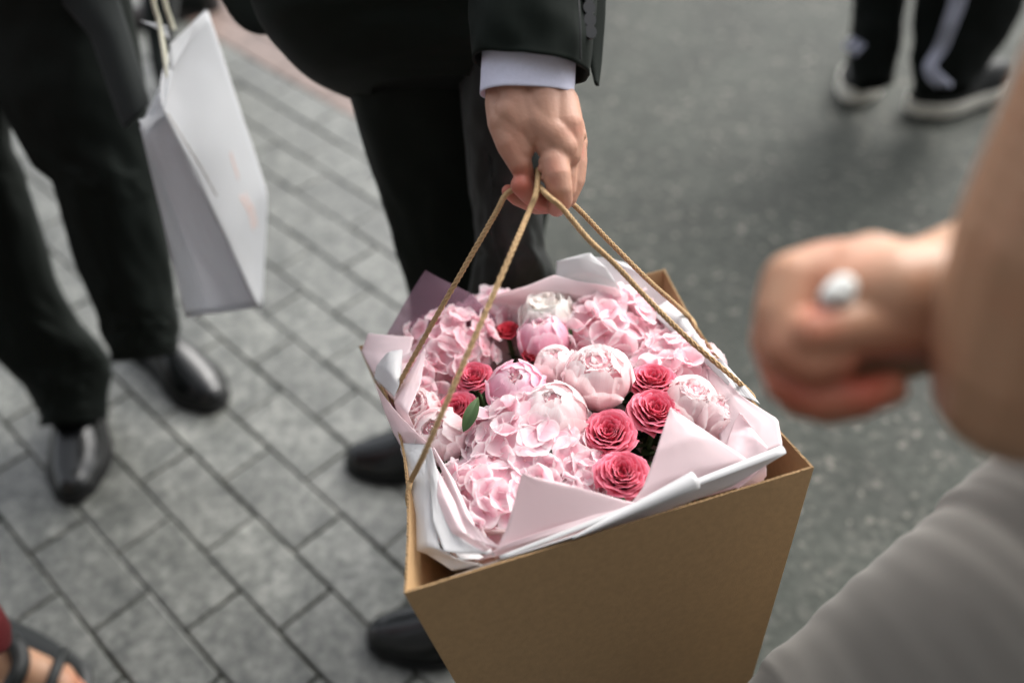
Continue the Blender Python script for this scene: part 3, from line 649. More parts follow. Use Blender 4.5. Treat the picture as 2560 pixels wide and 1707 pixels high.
strap([(160, 1628, 0.025), (150, 1650, 0.07), (128, 1705, 0.078), (100, 1780, 0.06)], 0.0085)
sv_, sf_, _ = grid(lambda u, v: g2(-150 + 380 * v, 1600 + 150 * v + 120 * (u - 0.5) * 2 * (0.4 + 0.6 * math.sin(math.pi * (0.15 + 0.7 * v))), 0.012), 6, 14)
o = link('sandal_sole', mk('sandal_sole', sv_, sf_, M_strap), san); solid(o, 0.012); P_(o, san)
v, f = tube([g2(10, 1598, 0.115), g2(20, 1612, 0.115)], 0.005, 8); P_(link('buckle', mk('buckle', v, f, M_buckle, False), san), san)
hemr = rowloft([(-520, 1300, -90, 1330, 1.15, 0.08), (-480, 1440, -50, 1480, 1.20, 0.08), (-440, 1550, 6, 1560, 1.22, 0.08), (-420, 1630, 16, 1625, 1.23, 0.08)], 40, 6, 0.006, (2, 4), 61, hem=0.05)
P_(link('skirt_hem', mk('skirt_hem', *hemr, M_redc), san), san)

# ================================================================ WOMAN IN FRONT (right)
wom = empty('person', gp(2700, 1900), label='person in a pale grey dress with bare arm and closed fist in the right foreground', cat='person')
D2 = 0.49
def c2(*q): return [(pt(x, y, D2 + dd / 1000), r * 0.000197) for x, y, dd, r in q]
fist = [
    c2((2640, 860, 10, 190), (2600, 700, 26, 185), (2540, 655, 26, 178), (2455, 700, 14, 170), (2330, 735, 6, 145), (2220, 745, 0, 140), (2110, 745, 4, 125)),
    c2((2330, 735, 14, 140), (2150, 760, 20, 150), (2060, 790, 24, 140)),
    c2((2200, 690, 10, 105), (2060, 690, 6, 88), (1985, 710, 4, 84), (1958, 790, -2, 74), (1965, 868, -8, 66), (2030, 905, -14, 58), (2095, 895, -12, 52)),
    c2((2060, 720, 22, 90), (1975, 740, 24, 84), (1945, 850, 22, 74), (1975, 955, 10, 64), (2060, 1000, -4, 50), (2160, 990, -8, 48), (2225, 972, -6, 44)),
    c2((2040, 760, 38, 90), (1965, 800, 42, 76), (1960, 900, 38, 68), (2000, 985, 24, 62), (2070, 1010, 12, 54), (2150, 1000, 8, 50)),
    c2((2040, 800, 54, 78), (1990, 860, 56, 62), (2010, 960, 46, 56), (2070, 1005, 34, 50)),
    # thumb lying across the top of the fist
    c2((2380, 780, -2, 110), (2290, 795, 0, 108), (2190, 812, -8, 84), (2100, 822, -14, 70), (2030, 836, -18, 60)),
    c2((2180, 650, 4, 70), (2110, 665, 0, 60)),
    c2((2400, 800, 34, 120), (2290, 860, 40, 88), (2170, 915, 44, 66), (2080, 945, 44, 60)),
]
ua = [(Vector((0.60, 0.10, 1.37)), 0.065), (Vector((0.48, 0.16, 1.37)), 0.060), (pt(3200, -300, 0.36), 0.055), (pt(2880, 200, 0.40), 0.050), (pt(2672, 600, 0.43), 0.047), (pt(2590, 860, 0.46), 0.046), (pt(2560, 940, 0.47), 0.042)]
fa = [(pt(2560, 920, 0.47), 0.042), (pt(2640, 800, 0.50), 0.044), (pt(2600, 720, 0.52), 0.040)]
wtint = [(pt(1975, 860, D2), 0.022, 0.6), (pt(2010, 960, D2), 0.03, 0.9), (pt(2150, 960, D2 - 0.01), 0.022, 1.0), (pt(2040, 830, D2 - 0.03), 0.018, 0.5), (pt(2200, 880, D2), 0.025, 0.9), (pt(2080, 720, D2), 0.02, 0.6), (pt(2050, 790, D2 - 0.02), 0.010, 0.9), (pt(2180, 700, D2), 0.012, 0.8), (pt(2280, 890, D2), 0.016, 1.0)]  # skin pinkness, plus shading painted into the hollow round the tissue
b2 = blob('body', fist + [ua, fa], 0.0016, 5, M_skinw, wom, wtint); P_(b2, wom)
tis = blob('crumpled_tissue', [[(pt(2078, 750, 0.472), 0.006), (pt(2108, 718, 0.470), 0.0065)], [(pt(2092, 732, 0.466), 0.004), (pt(2116, 742, 0.468), 0.004)], [(pt(2070, 738, 0.468), 0.004), (pt(2095, 706, 0.470), 0.0035)]], 0.001, 3, M_tissue, None)
tag(tis, 'small white crumpled tissue pinched in the foreground fist', 'tissue')
dr = rowloft([(1620, 2030, 1860, 2900, 0.90, 0.10), (1760, 1850, 2000, 2760, 0.85, 0.12), (1890, 1722, 2230, 2620, 0.80, 0.14), (1960, 1650, 2300, 2560, 0.775, 0.145), (2085, 1553, 2430, 2460, 0.74, 0.15), (2215, 1446, 2570, 2380, 0.70, 0.155), (2350, 1330, 2720, 2300, 0.67, 0.16), (2460, 1232, 2880, 2200, 0.65, 0.16), (2550, 1140, 3050, 2100, 0.63, 0.16), (2690, 960, 3250, 1900, 0.60, 0.155)], 90, 14, 0.010, (0.5, 9), 71, hem=0.02)
P_(link('dress', mk('dress', *dr, M_dress), wom), wom)

def column(rows, n=40):
    """upright garment: (cx, cy, z, rx, ry)"""
    vs, fs = [], []
    for cx, cy, z, rx, ry in rows:
        for i in range(n):
            a = 2 * math.pi * i / n; k = 1 + 0.03 * math.sin(5 * a + z * 3); vs.append(Vector((cx + rx * k * math.cos(a), cy + ry * k * math.sin(a), z)))
    m = len(rows)
    for j in range(m - 1):
        for i in range(n): fs.append((j * n + i, j * n + (i + 1) % n, (j + 1) * n + (i + 1) % n, (j + 1) * n + i))
    fs += [tuple(range(n))[::-1], tuple(range((m - 1) * n, m * n))]; return vs, fs
P_(link('bodice', mk('bodice', *column([(0.60, 0.34, 0.30, 0.24, 0.22), (0.60, 0.32, 0.70, 0.23, 0.20), (0.64, 0.24, 0.92, 0.20, 0.16), (0.70, 0.14, 1.15, 0.15, 0.12), (0.70, 0.12, 1.38, 0.19, 0.11), (0.70, 0.12, 1.44, 0.08, 0.08)]), M_dress), wom), wom)
_hc = pt(-305, 1315, 1.15)
P_(link('dress', mk('dress', *column([(_hc.x - 0.02, _hc.y, _hc.z - 0.10, 0.115, 0.10), (_hc.x - 0.06, _hc.y, _hc.z + 0.02, 0.15, 0.13), (-1.08, 0.76, 0.62, 0.26, 0.22), (-1.05, 0.72, 0.95, 0.25, 0.20), (-0.98, 0.68, 1.12, 0.15, 0.12), (-0.98, 0.66, 1.38, 0.20, 0.12), (-0.98, 0.66, 1.46, 0.08, 0.08)]), M_redc), san), san)  # upper dress out of view, widened to block light over the lower left

# the photographer, unseen behind the lens, added to block light
ph = empty('person', (-0.05, -0.45, 0), label='photographer in black clothes added unseen behind the viewpoint to block light', cat='person')
P_(link('coat', mk('coat', *column([(-0.05, -0.32, 0.0, 0.14, 0.12), (-0.05, -0.32, 0.8, 0.20, 0.15), (-0.05, -0.32, 1.1, 0.21, 0.15), (-0.05, -0.32, 1.42, 0.25, 0.14), (-0.05, -0.34, 1.52, 0.08, 0.08)]), M_suit3), ph), ph)
P_(link('body', mk('body', *sphere_parts(Vector((-0.05, -0.34, 1.64)), 0.10, 16), M_skin), ph), ph)

# ================================================================ THE BOX
box = empty('flower_box', RO - RN * 0.30, label='brown corrugated cardboard flower box with open tapered top hanging from cords', cat='box')
BH, BT = 0.36, 0.118                          # height and half side of the bottom
bc = RO - RN * BH + RU * 0.018
BOT = [bc + (p - RO).normalized() * (p - RO).length * 0.74 for p in RIM]
def wall(a, b, c, d, idx, bow_=0.0):
    """a-b top edge, c-d bottom edge below b and a; outer surface, wall 3 mm thick towards the middle, fluted top"""
    cen = (RO + bc) / 2; nrm = (b - a).cross(d - a).normalized()
    if nrm.dot(cen - (a + c) / 2) < 0: nrm = -nrm
    rn = random.Random(idx); n = 150; T_ = 0.0020; vs, fs = [], []; along = (b - a).normalized()
    for i in range(n + 1):
        u = i / n; jz = 0.00045 * (i % 2) + rn.uniform(-1, 1) * 0.00035; jt = rn.uniform(-1, 1) * 0.00025
        top = a.lerp(b, u); bot = d.lerp(c, u); dn = (top - bot).normalized(); ins = T_
        top = top + nrm * (bow_ * math.sin(math.pi * u)); bow = nrm * 0
        e = min(u, 1 - u) * (b - a).length; k = min(1, e / T_)
        vs += [top + bow * 0 + dn * jz + nrm * jt, top + nrm * ins * k + dn * (rn.uniform(-1, 1) * 0.00035 + 0.00045 * ((i + 1) % 2)), top - dn * 0.0022 + nrm * ins * k, bot + nrm * ins * k, bot, top - dn * 0.0022]
    fs = []; ed = []
    for i in range(n):
        o = i * 6; q = o + 6
        fs += [(o, q, q + 1, o + 1), (o + 1, q + 1, q + 2, o + 2), (o + 2, q + 2, q + 3, o + 3), (o + 3, q + 3, q + 4, o + 4), (o + 4, q + 4, q + 5, o + 5), (o + 5, q + 5, q, o)]
    fs += [(0, 1, 2, 3, 4, 5), tuple(n * 6 + x for x in (5, 4, 3, 2, 1, 0))]
    me = mk('side_panel', vs, fs, M_kraft, False); me.materials.append(M_flute)
    for k_ in range(n): me.polygons[k_ * 6].material_index = 1
    o = link('side_panel', me, box); P_(o, box)
wall(RIM[0], RIM[1], BOT[1], BOT[0], 0, 0.022); wall(RIM[1], RIM[2], BOT[2], BOT[1], 1); wall(RIM[2], RIM[3], BOT[3], BOT[2], 2, 0.012); wall(RIM[3], RIM[0], BOT[0], BOT[3], 3)
vs = [p + RN * 0.002 for p in BOT] + [p + RN * 0.005 for p in BOT]
P_(link('bottom_panel', mk('bottom_panel', vs, [(0, 3, 2, 1), (4, 5, 6, 7), (0, 1, 5, 4), (1, 2, 6, 5), (2, 3, 7, 6), (3, 0, 4, 7)], M_kraft, False), box), box)

def rope(pts_, rad=0.0021, name='cord_handle'):
    path = spline(pts_, 260); parts = [tube(path, rad * 0.72, 6)]
    # parallel frames
    fr = []; up = None
    for i, p in enumerate(path):
        t = (path[min(i + 1, 260)] - path[max(i - 1, 0)]).normalized()
        if up is None: up = t.orthogonal().normalized()
        up = (up - t * up.dot(t)).normalized(); fr.append((up.copy(), t.cross(up)))
    Ltot = sum((path[i + 1] - path[i]).length for i in range(260)); turns = Ltot / 0.013
    for s_ in (1, -1):
        for k in range(4):
            q = []; m = 260 * 3
            for i in range(m + 1):
                f_ = i / 3; a = int(min(f_, 259)); g = f_ - a; p = path[a].lerp(path[a + 1], g); u_ = fr[a][0].lerp(fr[a + 1][0], g); v_ = fr[a][1].lerp(fr[a + 1][1], g)
                th = s_ * 2 * math.pi * turns * i / m + k * math.pi / 2; rr = rad * (0.80 + 0.14 * math.sin(2 * (th + (k % 2) * math.pi / 2) * s_ + k * math.pi))
                q.append(p + rr * (math.cos(th) * u_ + math.sin(th) * v_))
            parts.append(tube(q, rad * 0.36, 5))
    o = link(name, mk(name, *join(parts), M_rope), box); P_(o, box); return o
def hp(x, y, dd): return pt(x, y, HD + dd / 1000)
g_in = (RA - RB).normalized()
hole1 = rp(983, 985, 0.0); 
rope([rp(1010, 1035, -0.03), rp(988, 1005, -0.008), rp(990, 975, 0.008), rp(1075, 820, 0.052).lerp(pt(1075, 820, 0.93), 1), pt(1165, 662, 0.885), pt(1240, 532, 0.862), hp(1262, 490, 18), hp(1290, 470, 22), hp(1330, 445, 24), hp(1345, 425, 12), hp(1345, 445, 0), hp(1338, 490, -12), hp(1322, 530, -14), pt(1275, 640, 0.80), pt(1160, 905, 0.79), pt(1060, 1135, 0.805), rp(1030, 1195, 0.008), rp(1023, 1218, 0.003), rp(1020, 1238, -0.004), rp(1022, 1262, -0.02)])
rope([rp(1865, 1040, -0.05), rp(1880, 1005, -0.012), rp(1868, 975, 0.004), pt(1723, 849, 0.875), pt(1617, 745, 0.86), pt(1538, 661, 0.85), pt(1470, 597, 0.84), hp(1405, 520, -8), hp(1375, 495, -14), hp(1355, 475, -6), hp(1345, 465, 10), hp(1370, 490, 30), hp(1420, 505, 52), pt(1445, 522, 0.90), pt(1520, 600, 0.925), pt(1617, 697, 0.955), pt(1679, 752, 0.975), rp(1722, 792, 0.008), rp(1736, 812, 0.003), rp(1740, 835, -0.006), rp(1744, 850, -0.02)])

# ================================================================ WRAPPING PAPER
paper = empty('wrapping_paper', RO, label='pink and white translucent paper wrapped round the bouquet inside the box', cat='wrapping paper')
def sheet(c, m, name='paper_sheet', bulge=0.004, curl=0.0, wob=0.003, seed=0, nu=24, nv=24, mid=None):
    """paper sheet: corners (x, y, h) bottom-left, bottom-right, top-right, top-left; the top edge can curl over"""
    q = [rp(*p) for p in c]; nrm = (q[1] - q[0]).cross(q[3] - q[0]); nrm = nrm.normalized() if nrm.length > 1e-9 else RN
    if nrm.dot(-FW) < 0: nrm = -nrm
    def fn(u, v):
        p = q[0].lerp(q[1], u).lerp(q[3].lerp(q[2], u), v)
        p = p + nrm * (bulge * math.sin(math.pi * u) * math.sin(math.pi * min(1, v * 1.0)))
        p += nrm * wob * noise.noise(Vector((u * 1.8 + seed * 1.7, v * 1.8, seed)))
        if curl and v > 0.6: p += nrm * curl * ((v - 0.6) / 0.4) ** 2
        return p
    v, f, _ = grid(fn, nu, nv); o = link(name, mk(name, v, f, m), paper); solid(o, 0.0004); P_(o, paper); return o
def rolled(a, b, r0, r1, m, seed=0, turn=1.25, name='rolled_edge', start=0.0):
    """long paper edge rolled over: from a to b with radius r0..r1"""
    a, b = rp(*a), rp(*b); t = (b - a).normalized(); n1 = (RN - t * RN.dot(t)).normalized(); n2 = t.cross(n1)
    def fn(u, v):
        th = start + (v - 0.1) * math.pi * turn; r = r0 + (r1 - r0) * u; return a.lerp(b, u) + n1 * r * math.sin(th) - n2 * r * math.cos(th)
    v, f, _ = grid(fn, 30, 16); o = link(name, mk(name, v, f, m), paper); solid(o, 0.0004); P_(o, paper); return o
def fan(pts_, m, name='paper_sheet', wob=0.003, seed=0, bul=0.004):
    """paper piece with a free outline, given as a left and a right chain of (x, y, h)"""
    Lq, Rq = pts_; k = len(Lq) - 1
    LL = [rp(*p) for p in Lq]; RR = [rp(*p) for p in Rq]
    def fn(u, v):
        i = min(int(v * k), k - 1); f_ = v * k - i; l = LL[i].lerp(LL[i + 1], f_); r = RR[i].lerp(RR[i + 1], f_)
        return l.lerp(r, u) + RN * (wob * noise.noise(Vector((u * 2.2 + seed * 2.1, v * 2.2, seed))) + 0.0007 * abs(noise.noise(Vector((u * 5 + seed, v * 7 + u * 3, seed * 2)))) + bul * math.sin(math.pi * u) * math.sin(math.pi * v))
    v, f, _ = grid(fn, 22, 30); o = link(name, mk(name, v, f, m), paper); solid(o, 0.0004); P_(o, paper); return o
# back left: see-through film corner
fan(([(948, 875, -0.02), (965, 838, 0.005), (1015, 755, 0.03), (1062, 676, 0.055)], [(1250, 860, -0.02), (1240, 800, 0.01), (1180, 735, 0.035), (1066, 677, 0.055)]), M_pt, seed=1)
# back centre: pink sheet rising behind the flowers
fan(([(1010, 860, -0.03), (1080, 800, 0.0), (1140, 775, 0.015), (1222, 745, 0.03)], [(1700, 880, -0.02), (1640, 800, 0.0), (1500, 720, 0.03), (1372, 696, 0.045)]), M_pp, seed=2)
fan(([(1222, 800, -0.01), (1222, 746, 0.028), (1300, 722, 0.04), (1385, 690, 0.05)], [(1620, 850, -0.02), (1590, 790, 0.0), (1570, 760, 0.025), (1540, 720, 0.045)]), M_pp, seed=3)
fan(([(1385, 760, 0.015), (1388, 700, 0.045), (1392, 655, 0.06), (1470, 635, 0.07)], [(1575, 775, 0.01), (1540, 710, 0.045), (1515, 670, 0.06), (1480, 636, 0.07)]), M_pw, seed=4, bul=0.01)
fan(([(1470, 720, 0.02), (1480, 680, 0.04), (1480, 650, 0.055), (1486, 640, 0.06)], [(1690, 800, -0.02), (1672, 752, 0.0), (1610, 690, 0.03), (1560, 655, 0.045)]), M_pf, seed=5)
# right side: white roll and pink sheets
fan(([(1625, 778, 0.012), (1680, 830, 0.012), (1760, 905, 0.01), (1870, 1012, 0.008)], [(1668, 752, 0.012), (1712, 790, 0.010), (1780, 890, 0.006), (1872, 1010, 0.006)]), M_pw, seed=6, bul=0.010, wob=0.001)
fan(([(1620, 800, -0.03), (1690, 880, -0.02), (1760, 1000, -0.015), (1800, 1090, -0.01), (1790, 1180, -0.01)], [(1660, 790, 0.008), (1745, 870, 0.010), (1850, 985, 0.012), (1945, 1045, 0.02), (1956, 1115, 0.016)]), M_pp, seed=7, bul=0.004)
fan(([(1790, 900, 0.0), (1810, 940, 0.006), (1845, 985, 0.01)], [(1800, 895, 0.006), (1850, 950, 0.01), (1900, 1010, 0.014)]), M_pw, seed=8, bul=0.003, wob=0.001)
fan(([(1845, 1030, 0.0), (1822, 1090, 0.01), (1800, 1160, 0.006)], [(1858, 1038, 0.026), (1920, 1120, 0.018), (1900, 1170, 0.006)]), M_pp, seed=9, bul=0.006)
# front right: the big pink triangle
fan(([(1575, 1262, 0.004), (1606, 1222, 0.014), (1640, 1130, 0.036), (1660, 1065, 0.050), (1676, 1020, 0.058)], [(1900, 1165, 0.0), (1870, 1150, 0.010), (1790, 1095, 0.032), (1730, 1055, 0.046), (1682, 1022, 0.058)]), M_pp, seed=10, bul=0.006, wob=0.002)
fan(([(1560, 1300, -0.01), (1575, 1262, 0.004), (1590, 1250, 0.008)], [(1910, 1200, -0.01), (1900, 1165, 0.0), (1880, 1155, 0.008)]), M_pp, seed=11, bul=0.002, wob=0.001)
# front left: pink triangle
fan(([(1240, 1375, 0.0), (1262, 1330, 0.012), (1285, 1255, 0.034), (1305, 1184, 0.055)], [(1640, 1265, 0.0), (1560, 1252, 0.012), (1440, 1218, 0.034), (1312, 1185, 0.055)]), M_pp, seed=12, bul=0.008, wob=0.002)
fan(([(1190, 1400, -0.004), (1230, 1378, 0.004), (1262, 1360, 0.008)], [(1640, 1290, -0.012), (1600, 1285, 0.0), (1560, 1262, 0.008)]), M_pp, seed=13, bul=0.002, wob=0.001)
# long white folded band along the near rim
fan(([(1130, 1440, -0.012), (1260, 1395, 0.001), (1440, 1338, 0.006), (1640, 1252, 0.012), (1800, 1185, 0.016), (1958, 1115, 0.02)], [(1140, 1450, -0.016), (1290, 1400, -0.010), (1470, 1345, -0.008), (1670, 1275, -0.008), (1830, 1215, -0.004), (1962, 1135, 0.012)]), M_pw, seed=14, bul=0.004, wob=0.001)
rolled((1430, 1345, 0.004), (1738, 1200, 0.018), 0.001, 0.0075, M_pw, turn=1.3)
rolled((1250, 1395, 0.0), (1958, 1128, 0.016), 0.002, 0.005, M_pw, turn=1.0)
fan(([(1840, 1225, -0.004), (1870, 1200, 0.0), (1915, 1160, 0.008)], [(1850, 1232, -0.02), (1895, 1212, -0.012), (1916, 1190, -0.004)]), M_pp, seed=15, bul=0.002, wob=0.001)
# left front corner: white and pink folds
fan(([(1004, 1108, 0.0), (1024, 1200, -0.002), (1040, 1290, -0.006), (1042, 1375, -0.012), (1068, 1385, -0.014), (1130, 1425, -0.014)], [(1068, 1110, 0.012), (1082, 1190, 0.012), (1085, 1290, 0.006), (1100, 1370, 0.0), (1150, 1400, -0.002), (1210, 1412, -0.004)]), M_pw, seed=16, bul=0.003, wob=0.001)
fan(([(1060, 1128, 0.014), (1075, 1200, 0.016), (1082, 1300, 0.008), (1110, 1380, 0.0)], [(1078, 1118, 0.024), (1100, 1200, 0.018), (1150, 1300, 0.006), (1240, 1388, 0.0)]), M_pw, seed=17, bul=0.002, wob=0.001)
fan(([(1080, 1170, 0.018), (1082, 1240, 0.012), (1130, 1330, 0.006), (1205, 1378, 0.002)], [(1092, 1170, 0.020), (1140, 1260, 0.016), (1170, 1340, 0.010), (1232, 1372, 0.004)]), M_pp, seed=18, bul=0.004, wob=0.001)
fan(([(1080, 1120, 0.016), (1110, 1190, 0.016), (1150, 1290, 0.012), (1180, 1350, 0.008)], [(1086, 1120, 0.018), (1135, 1200, 0.020), (1190, 1320, 0.014), (1252, 1372, 0.008)]), M_pp, seed=19, bul=0.004, wob=0.001)
fan(([(1085, 1270, -0.01), (1100, 1330, -0.01), (1150, 1400, -0.01)], [(1130, 1330, -0.016), (1170, 1370, -0.02), (1215, 1395, -0.02)]), M_pw, seed=20, bul=0.002, wob=0.001)
# left side
fan(([(938, 958, 0.004), (962, 1030, 0.0), (985, 1085, -0.002), (1000, 1112, -0.004)], [(948, 975, 0.01), (1000, 1040, 0.018), (1045, 1085, 0.018), (1080, 1114, 0.014)]), M_pp, seed=21, bul=0.004, wob=0.001)
fan(([(1000, 1110, 0.0), (1010, 1150, -0.002), (1025, 1210, -0.006)], [(1066, 1112, 0.014), (1066, 1160, 0.01), (1078, 1240, 0.008)]), M_pw, seed=22, bul=0.003, wob=0.001)
fan(([(920, 834, 0.02), (904, 878, 0.006), (930, 930, 0.0), (945, 960, -0.004)], [(1034, 843, 0.02), (1020, 900, 0.012), (1010, 960, 0.008), (985, 1000, 0.004)]), M_pp, seed=23, bul=0.004, wob=0.001)
fan(([(1002, 874, 0.026), (965, 885, 0.022), (942, 915, 0.018), (935, 945, 0.012)], [(1006, 876, 0.026), (1004, 920, 0.024), (998, 965, 0.02), (985, 992, 0.014)]), M_pw, seed=24, bul=0.010, wob=0.001)
fan(([(1062, 868, 0.02), (1010, 950, 0.012), (985, 1005, 0.006), (1000, 1060, 0.0)], [(1064, 880, 0.022), (1052, 960, 0.022), (1020, 1035, 0.018), (1050, 1100, 0.008)]), M_pp, seed=25, bul=0.004, wob=0.001)
fan(([(1000, 1120, -0.03), (1040, 1230, -0.03), (1090, 1340, -0.04)], [(1150, 1110, -0.06), (1160, 1230, -0.06), (1200, 1340, -0.06)]), M_pp, seed=26)
# inner lining of the wrap going down into the box
def lining(u, v):
    a = 2 * math.pi * u; r = 0.150 - 0.085 * v; r *= 1 + 0.05 * math.sin(9 * a) * v
    k = 1 / max(abs(math.cos(a)), abs(math.sin(a))) ** 0.45
    return RO + RU * (r * k * math.cos(a)) + RV * (r * k * math.sin(a)) - RN * (0.012 + 0.20 * v)
v, f, _ = grid(lining, 60, 10, True); o = link('paper_lining', mk('paper_lining', v, f, M_pp), paper); P_(o, paper)
# ================================================================ FLOWERS
def frame(P, axis):
    z = axis.normalized(); x = (RU - z * RU.dot(z)).normalized(); y = z.cross(x)
    m_ = Matrix((x, y, z)).transposed().to_4x4(); m_.translation = P; return m_
def sm(a, b, x):
    t = max(0, min(1, (x - a) / (b - a))); return t * t * (3 - 2 * t)
def petal_obj(vf, m, parent, name='petal'):
    v, f, a = vf; return link(name, mk(name, v, f, m, True, a), parent)
def pgrid(fn, nu, nv, rid):
    """fn(u in -1..1, v in 0..1)"""
    vs, at = [], []
    for j in range(nv + 1):
        for i in range(nu + 1):
            u = 2 * i / nu - 1; v = j / nv; vs.append(fn(u, v)); at.append((v, abs(u), rid))
    fs = [(j * (nu + 1) + i, j * (nu + 1) + i + 1, (j + 1) * (nu + 1) + i + 1, (j + 1) * (nu + 1) + i) for j in range(nv) for i in range(nu)]
    return vs, fs, at
def nz(x, y, z): return noise.noise(Vector((x, y, z)))
def stem(root, r, L_=0.10):
    v, f = tube([(0, 0, -r), (0.003, 0.002, -r - L_ * 0.5), (0.0, 0.0, -r - L_)], 0.0028, 8); link('stem', mk('stem', v, f, M_stem), root)

def make_rose(Rr, P, axis, seed, label, m=None, n=46, spin=0.0, cup=0.0):
    m = m or M_rose; rn = random.Random(seed); root = empty('rose', label=label, cat='rose', group='garden roses in the bouquet')
    root.matrix_world = frame(P, axis) @ Matrix.Rotation(spin, 4, 'Z')
    for i in range(n):
        t = (i + 0.5) / n; az = i * 2.399963 + rn.uniform(-0.25, 0.25); tt = t ** 0.8
        rt_ = Rr * (0.09 + 0.89 * tt) * (1 + 0.05 * rn.uniform(-1, 1)); W_ = (1.35 * (1 - tt) + 0.78 * tt) * rn.uniform(0.85, 1.12)
        zt = Rr * (0.34 + 0.10 * math.sin(tt * 2.6) - 0.55 * tt ** 2.2 - 0.26 * math.exp(-(tt / 0.16) ** 2)) + Rr * 0.03 * rn.uniform(-1, 1) + cup * Rr * tt
        rb = rt_ * 0.50; zb = -Rr * (0.75 - 0.1 * tt); fl = Rr * (0.035 + 0.10 * tt ** 1.5); el = 0.10 * (1 - tt); ph = rn.uniform(0, 6.3); sd_ = rn.uniform(0, 50)
        def fn(u, v):
            an = az + u * W_ * (0.55 + 0.45 * math.sin(math.pi * min(1, 0.25 + 0.55 * v)))
            r = rb + (rt_ - rb) * v ** 0.8; z = zb + (zt - zb) * v ** 0.85
            q = sm(0.78, 1, v); r += fl * q * q; z -= fl * 0.55 * q ** 3
            z -= Rr * (0.22 * abs(u) ** 3) * v; r -= Rr * 0.03 * abs(u) ** 2 * (1 - tt)
            rf = nz(u * 2.6 + sd_, v * 1.5, 0) ; rf2 = nz(u * 6 + sd_, 3, 1)
            r += Rr * v * v * (0.060 * rf + 0.020 * rf2); z += Rr * v * v * (0.045 * nz(u * 3 + sd_, 9, 2) + 0.02 * rf2)
            r *= 1 + el * math.cos(2 * (an - 0.6))
            return (r * math.cos(an), r * math.sin(an), z)
        petal_obj(pgrid(fn, 14, 9, rn.random()), m, root)
    # sepals-side hip closing the flower from below
    def hip(u, v):
        a = 2 * math.pi * u; r = Rr * 0.52 * math.cos(v * math.pi / 2) + 0.0005; return (r * math.cos(a), r * math.sin(a), -Rr * (0.45 + 0.5 * v))
    v_, f_, a_ = grid(hip, 16, 6, True); link('hip', mk('hip', v_, f_, M_stem), root)
    stem(root, Rr); return root

def make_peony(Rr, P, axis, seed, label, m=None, mi=None, opening=0.3, n_out=11, n_in=30, spin=0.0, squash=0.92, loose=0.0):
    m = m or M_peony; mi = mi or M_peonyi; rn = random.Random(seed); root = empty('peony', label=label, cat='peony', group='peonies in the bouquet')
    root.matrix_world = frame(P, axis) @ Matrix.Rotation(spin, 4, 'Z')
    for i in range(n_out):
        ring = i / n_out; az = i * 2.399963 * 1.0 + rn.uniform(-0.2, 0.2); lay = 0.86 + 0.17 * ring
        top = R(3 + 34 * opening + 46 * ring ** 1.4 + rn.uniform(-8, 9)); bot = R(152); W_ = rn.uniform(0.72, 0.98); sd_ = rn.uniform(0, 60); lift = 0.07 + 0.06 * opening + loose * ring * rn.uniform(0.3, 1.0)
        notch = rn.uniform(0.0, 0.10); npos = rn.uniform(-0.4, 0.4); lean = rn.uniform(-0.12, 0.12)
        def fn(u, v):
            rim = 1 - 0.30 * abs(u) ** 2.4 - notch * math.exp(-((u - npos) / 0.14) ** 2) + 0.05 * nz(u * 3.5 + sd_, 2, 0) + 0.02 * nz(u * 11 + sd_, 2, 5)
            th = bot + (top - bot) * v * rim; wv = W_ * (0.35 + 0.65 * math.sin(math.pi * min(0.5, 0.08 + 0.62 * v)))
            an = az + u * wv / max(0.42, math.sin(th)) * 0.80 + lean * v
            r = Rr * (lay + 0.03 * (1 - abs(u)) + 0.018 * nz(u * 1.8 + sd_, v * 2.2, 3)) 
            q = sm(0.72, 1, v); r += Rr * (lift * q * q + 0.025 * sm(0.80, 1, abs(u)))
            r += Rr * 0.008 * nz(u * 9 + sd_, v * 2.5, 8)
            return (r * math.sin(th) * math.cos(an), r * math.sin(th) * math.sin(an), r * math.cos(th) * squash)
        petal_obj(pgrid(fn, 16, 14, rn.random()), m, root)
    for i in range(n_in):
        t = (i + 0.5) / n_in; az = i * 2.4 + rn.uniform(-0.5, 0.5); sd_ = rn.uniform(0, 60)
        ro = Rr * (0.04 + (0.34 + 0.48 * opening) * math.sqrt(t)) ; W_ = rn.uniform(0.45, 0.9) + 0.25 * (1 - t); zt = Rr * (0.84 + 0.10 * opening - 0.26 * t ** 1.5 + rn.uniform(-0.06, 0.07)); tilt = rn.uniform(-0.10, 0.12)
        def fn(u, v):
            an = az + u * W_; r = ro * (0.55 + 0.45 * v) + Rr * tilt * v * v
            rf = nz(u * 4 + sd_, v * 2, 0)
            r += Rr * 0.10 * v * rf; z = -0.1 * Rr + (zt + 0.1 * Rr) * v - Rr * 0.14 * abs(u) ** 3 * v + Rr * 0.06 * v * nz(u * 6 + sd_, 4, 4)
            an += 0.15 * v * nz(u * 3 + sd_, 8, 2)
            return (r * math.cos(an), r * math.sin(an), z)
        petal_obj(pgrid(fn, 12, 8, rn.random()), mi if rn.random() < 0.45 else m, root)
    cv, cf = sphere_parts(Vector((0, 0, -0.04 * Rr)), Rr * 0.78, 16); link('heart', mk('heart', cv, cf, mi, True, [(0.25, 0.2, 0.5)] * len(cv)), root)
    stem(root, Rr * 0.8); return root

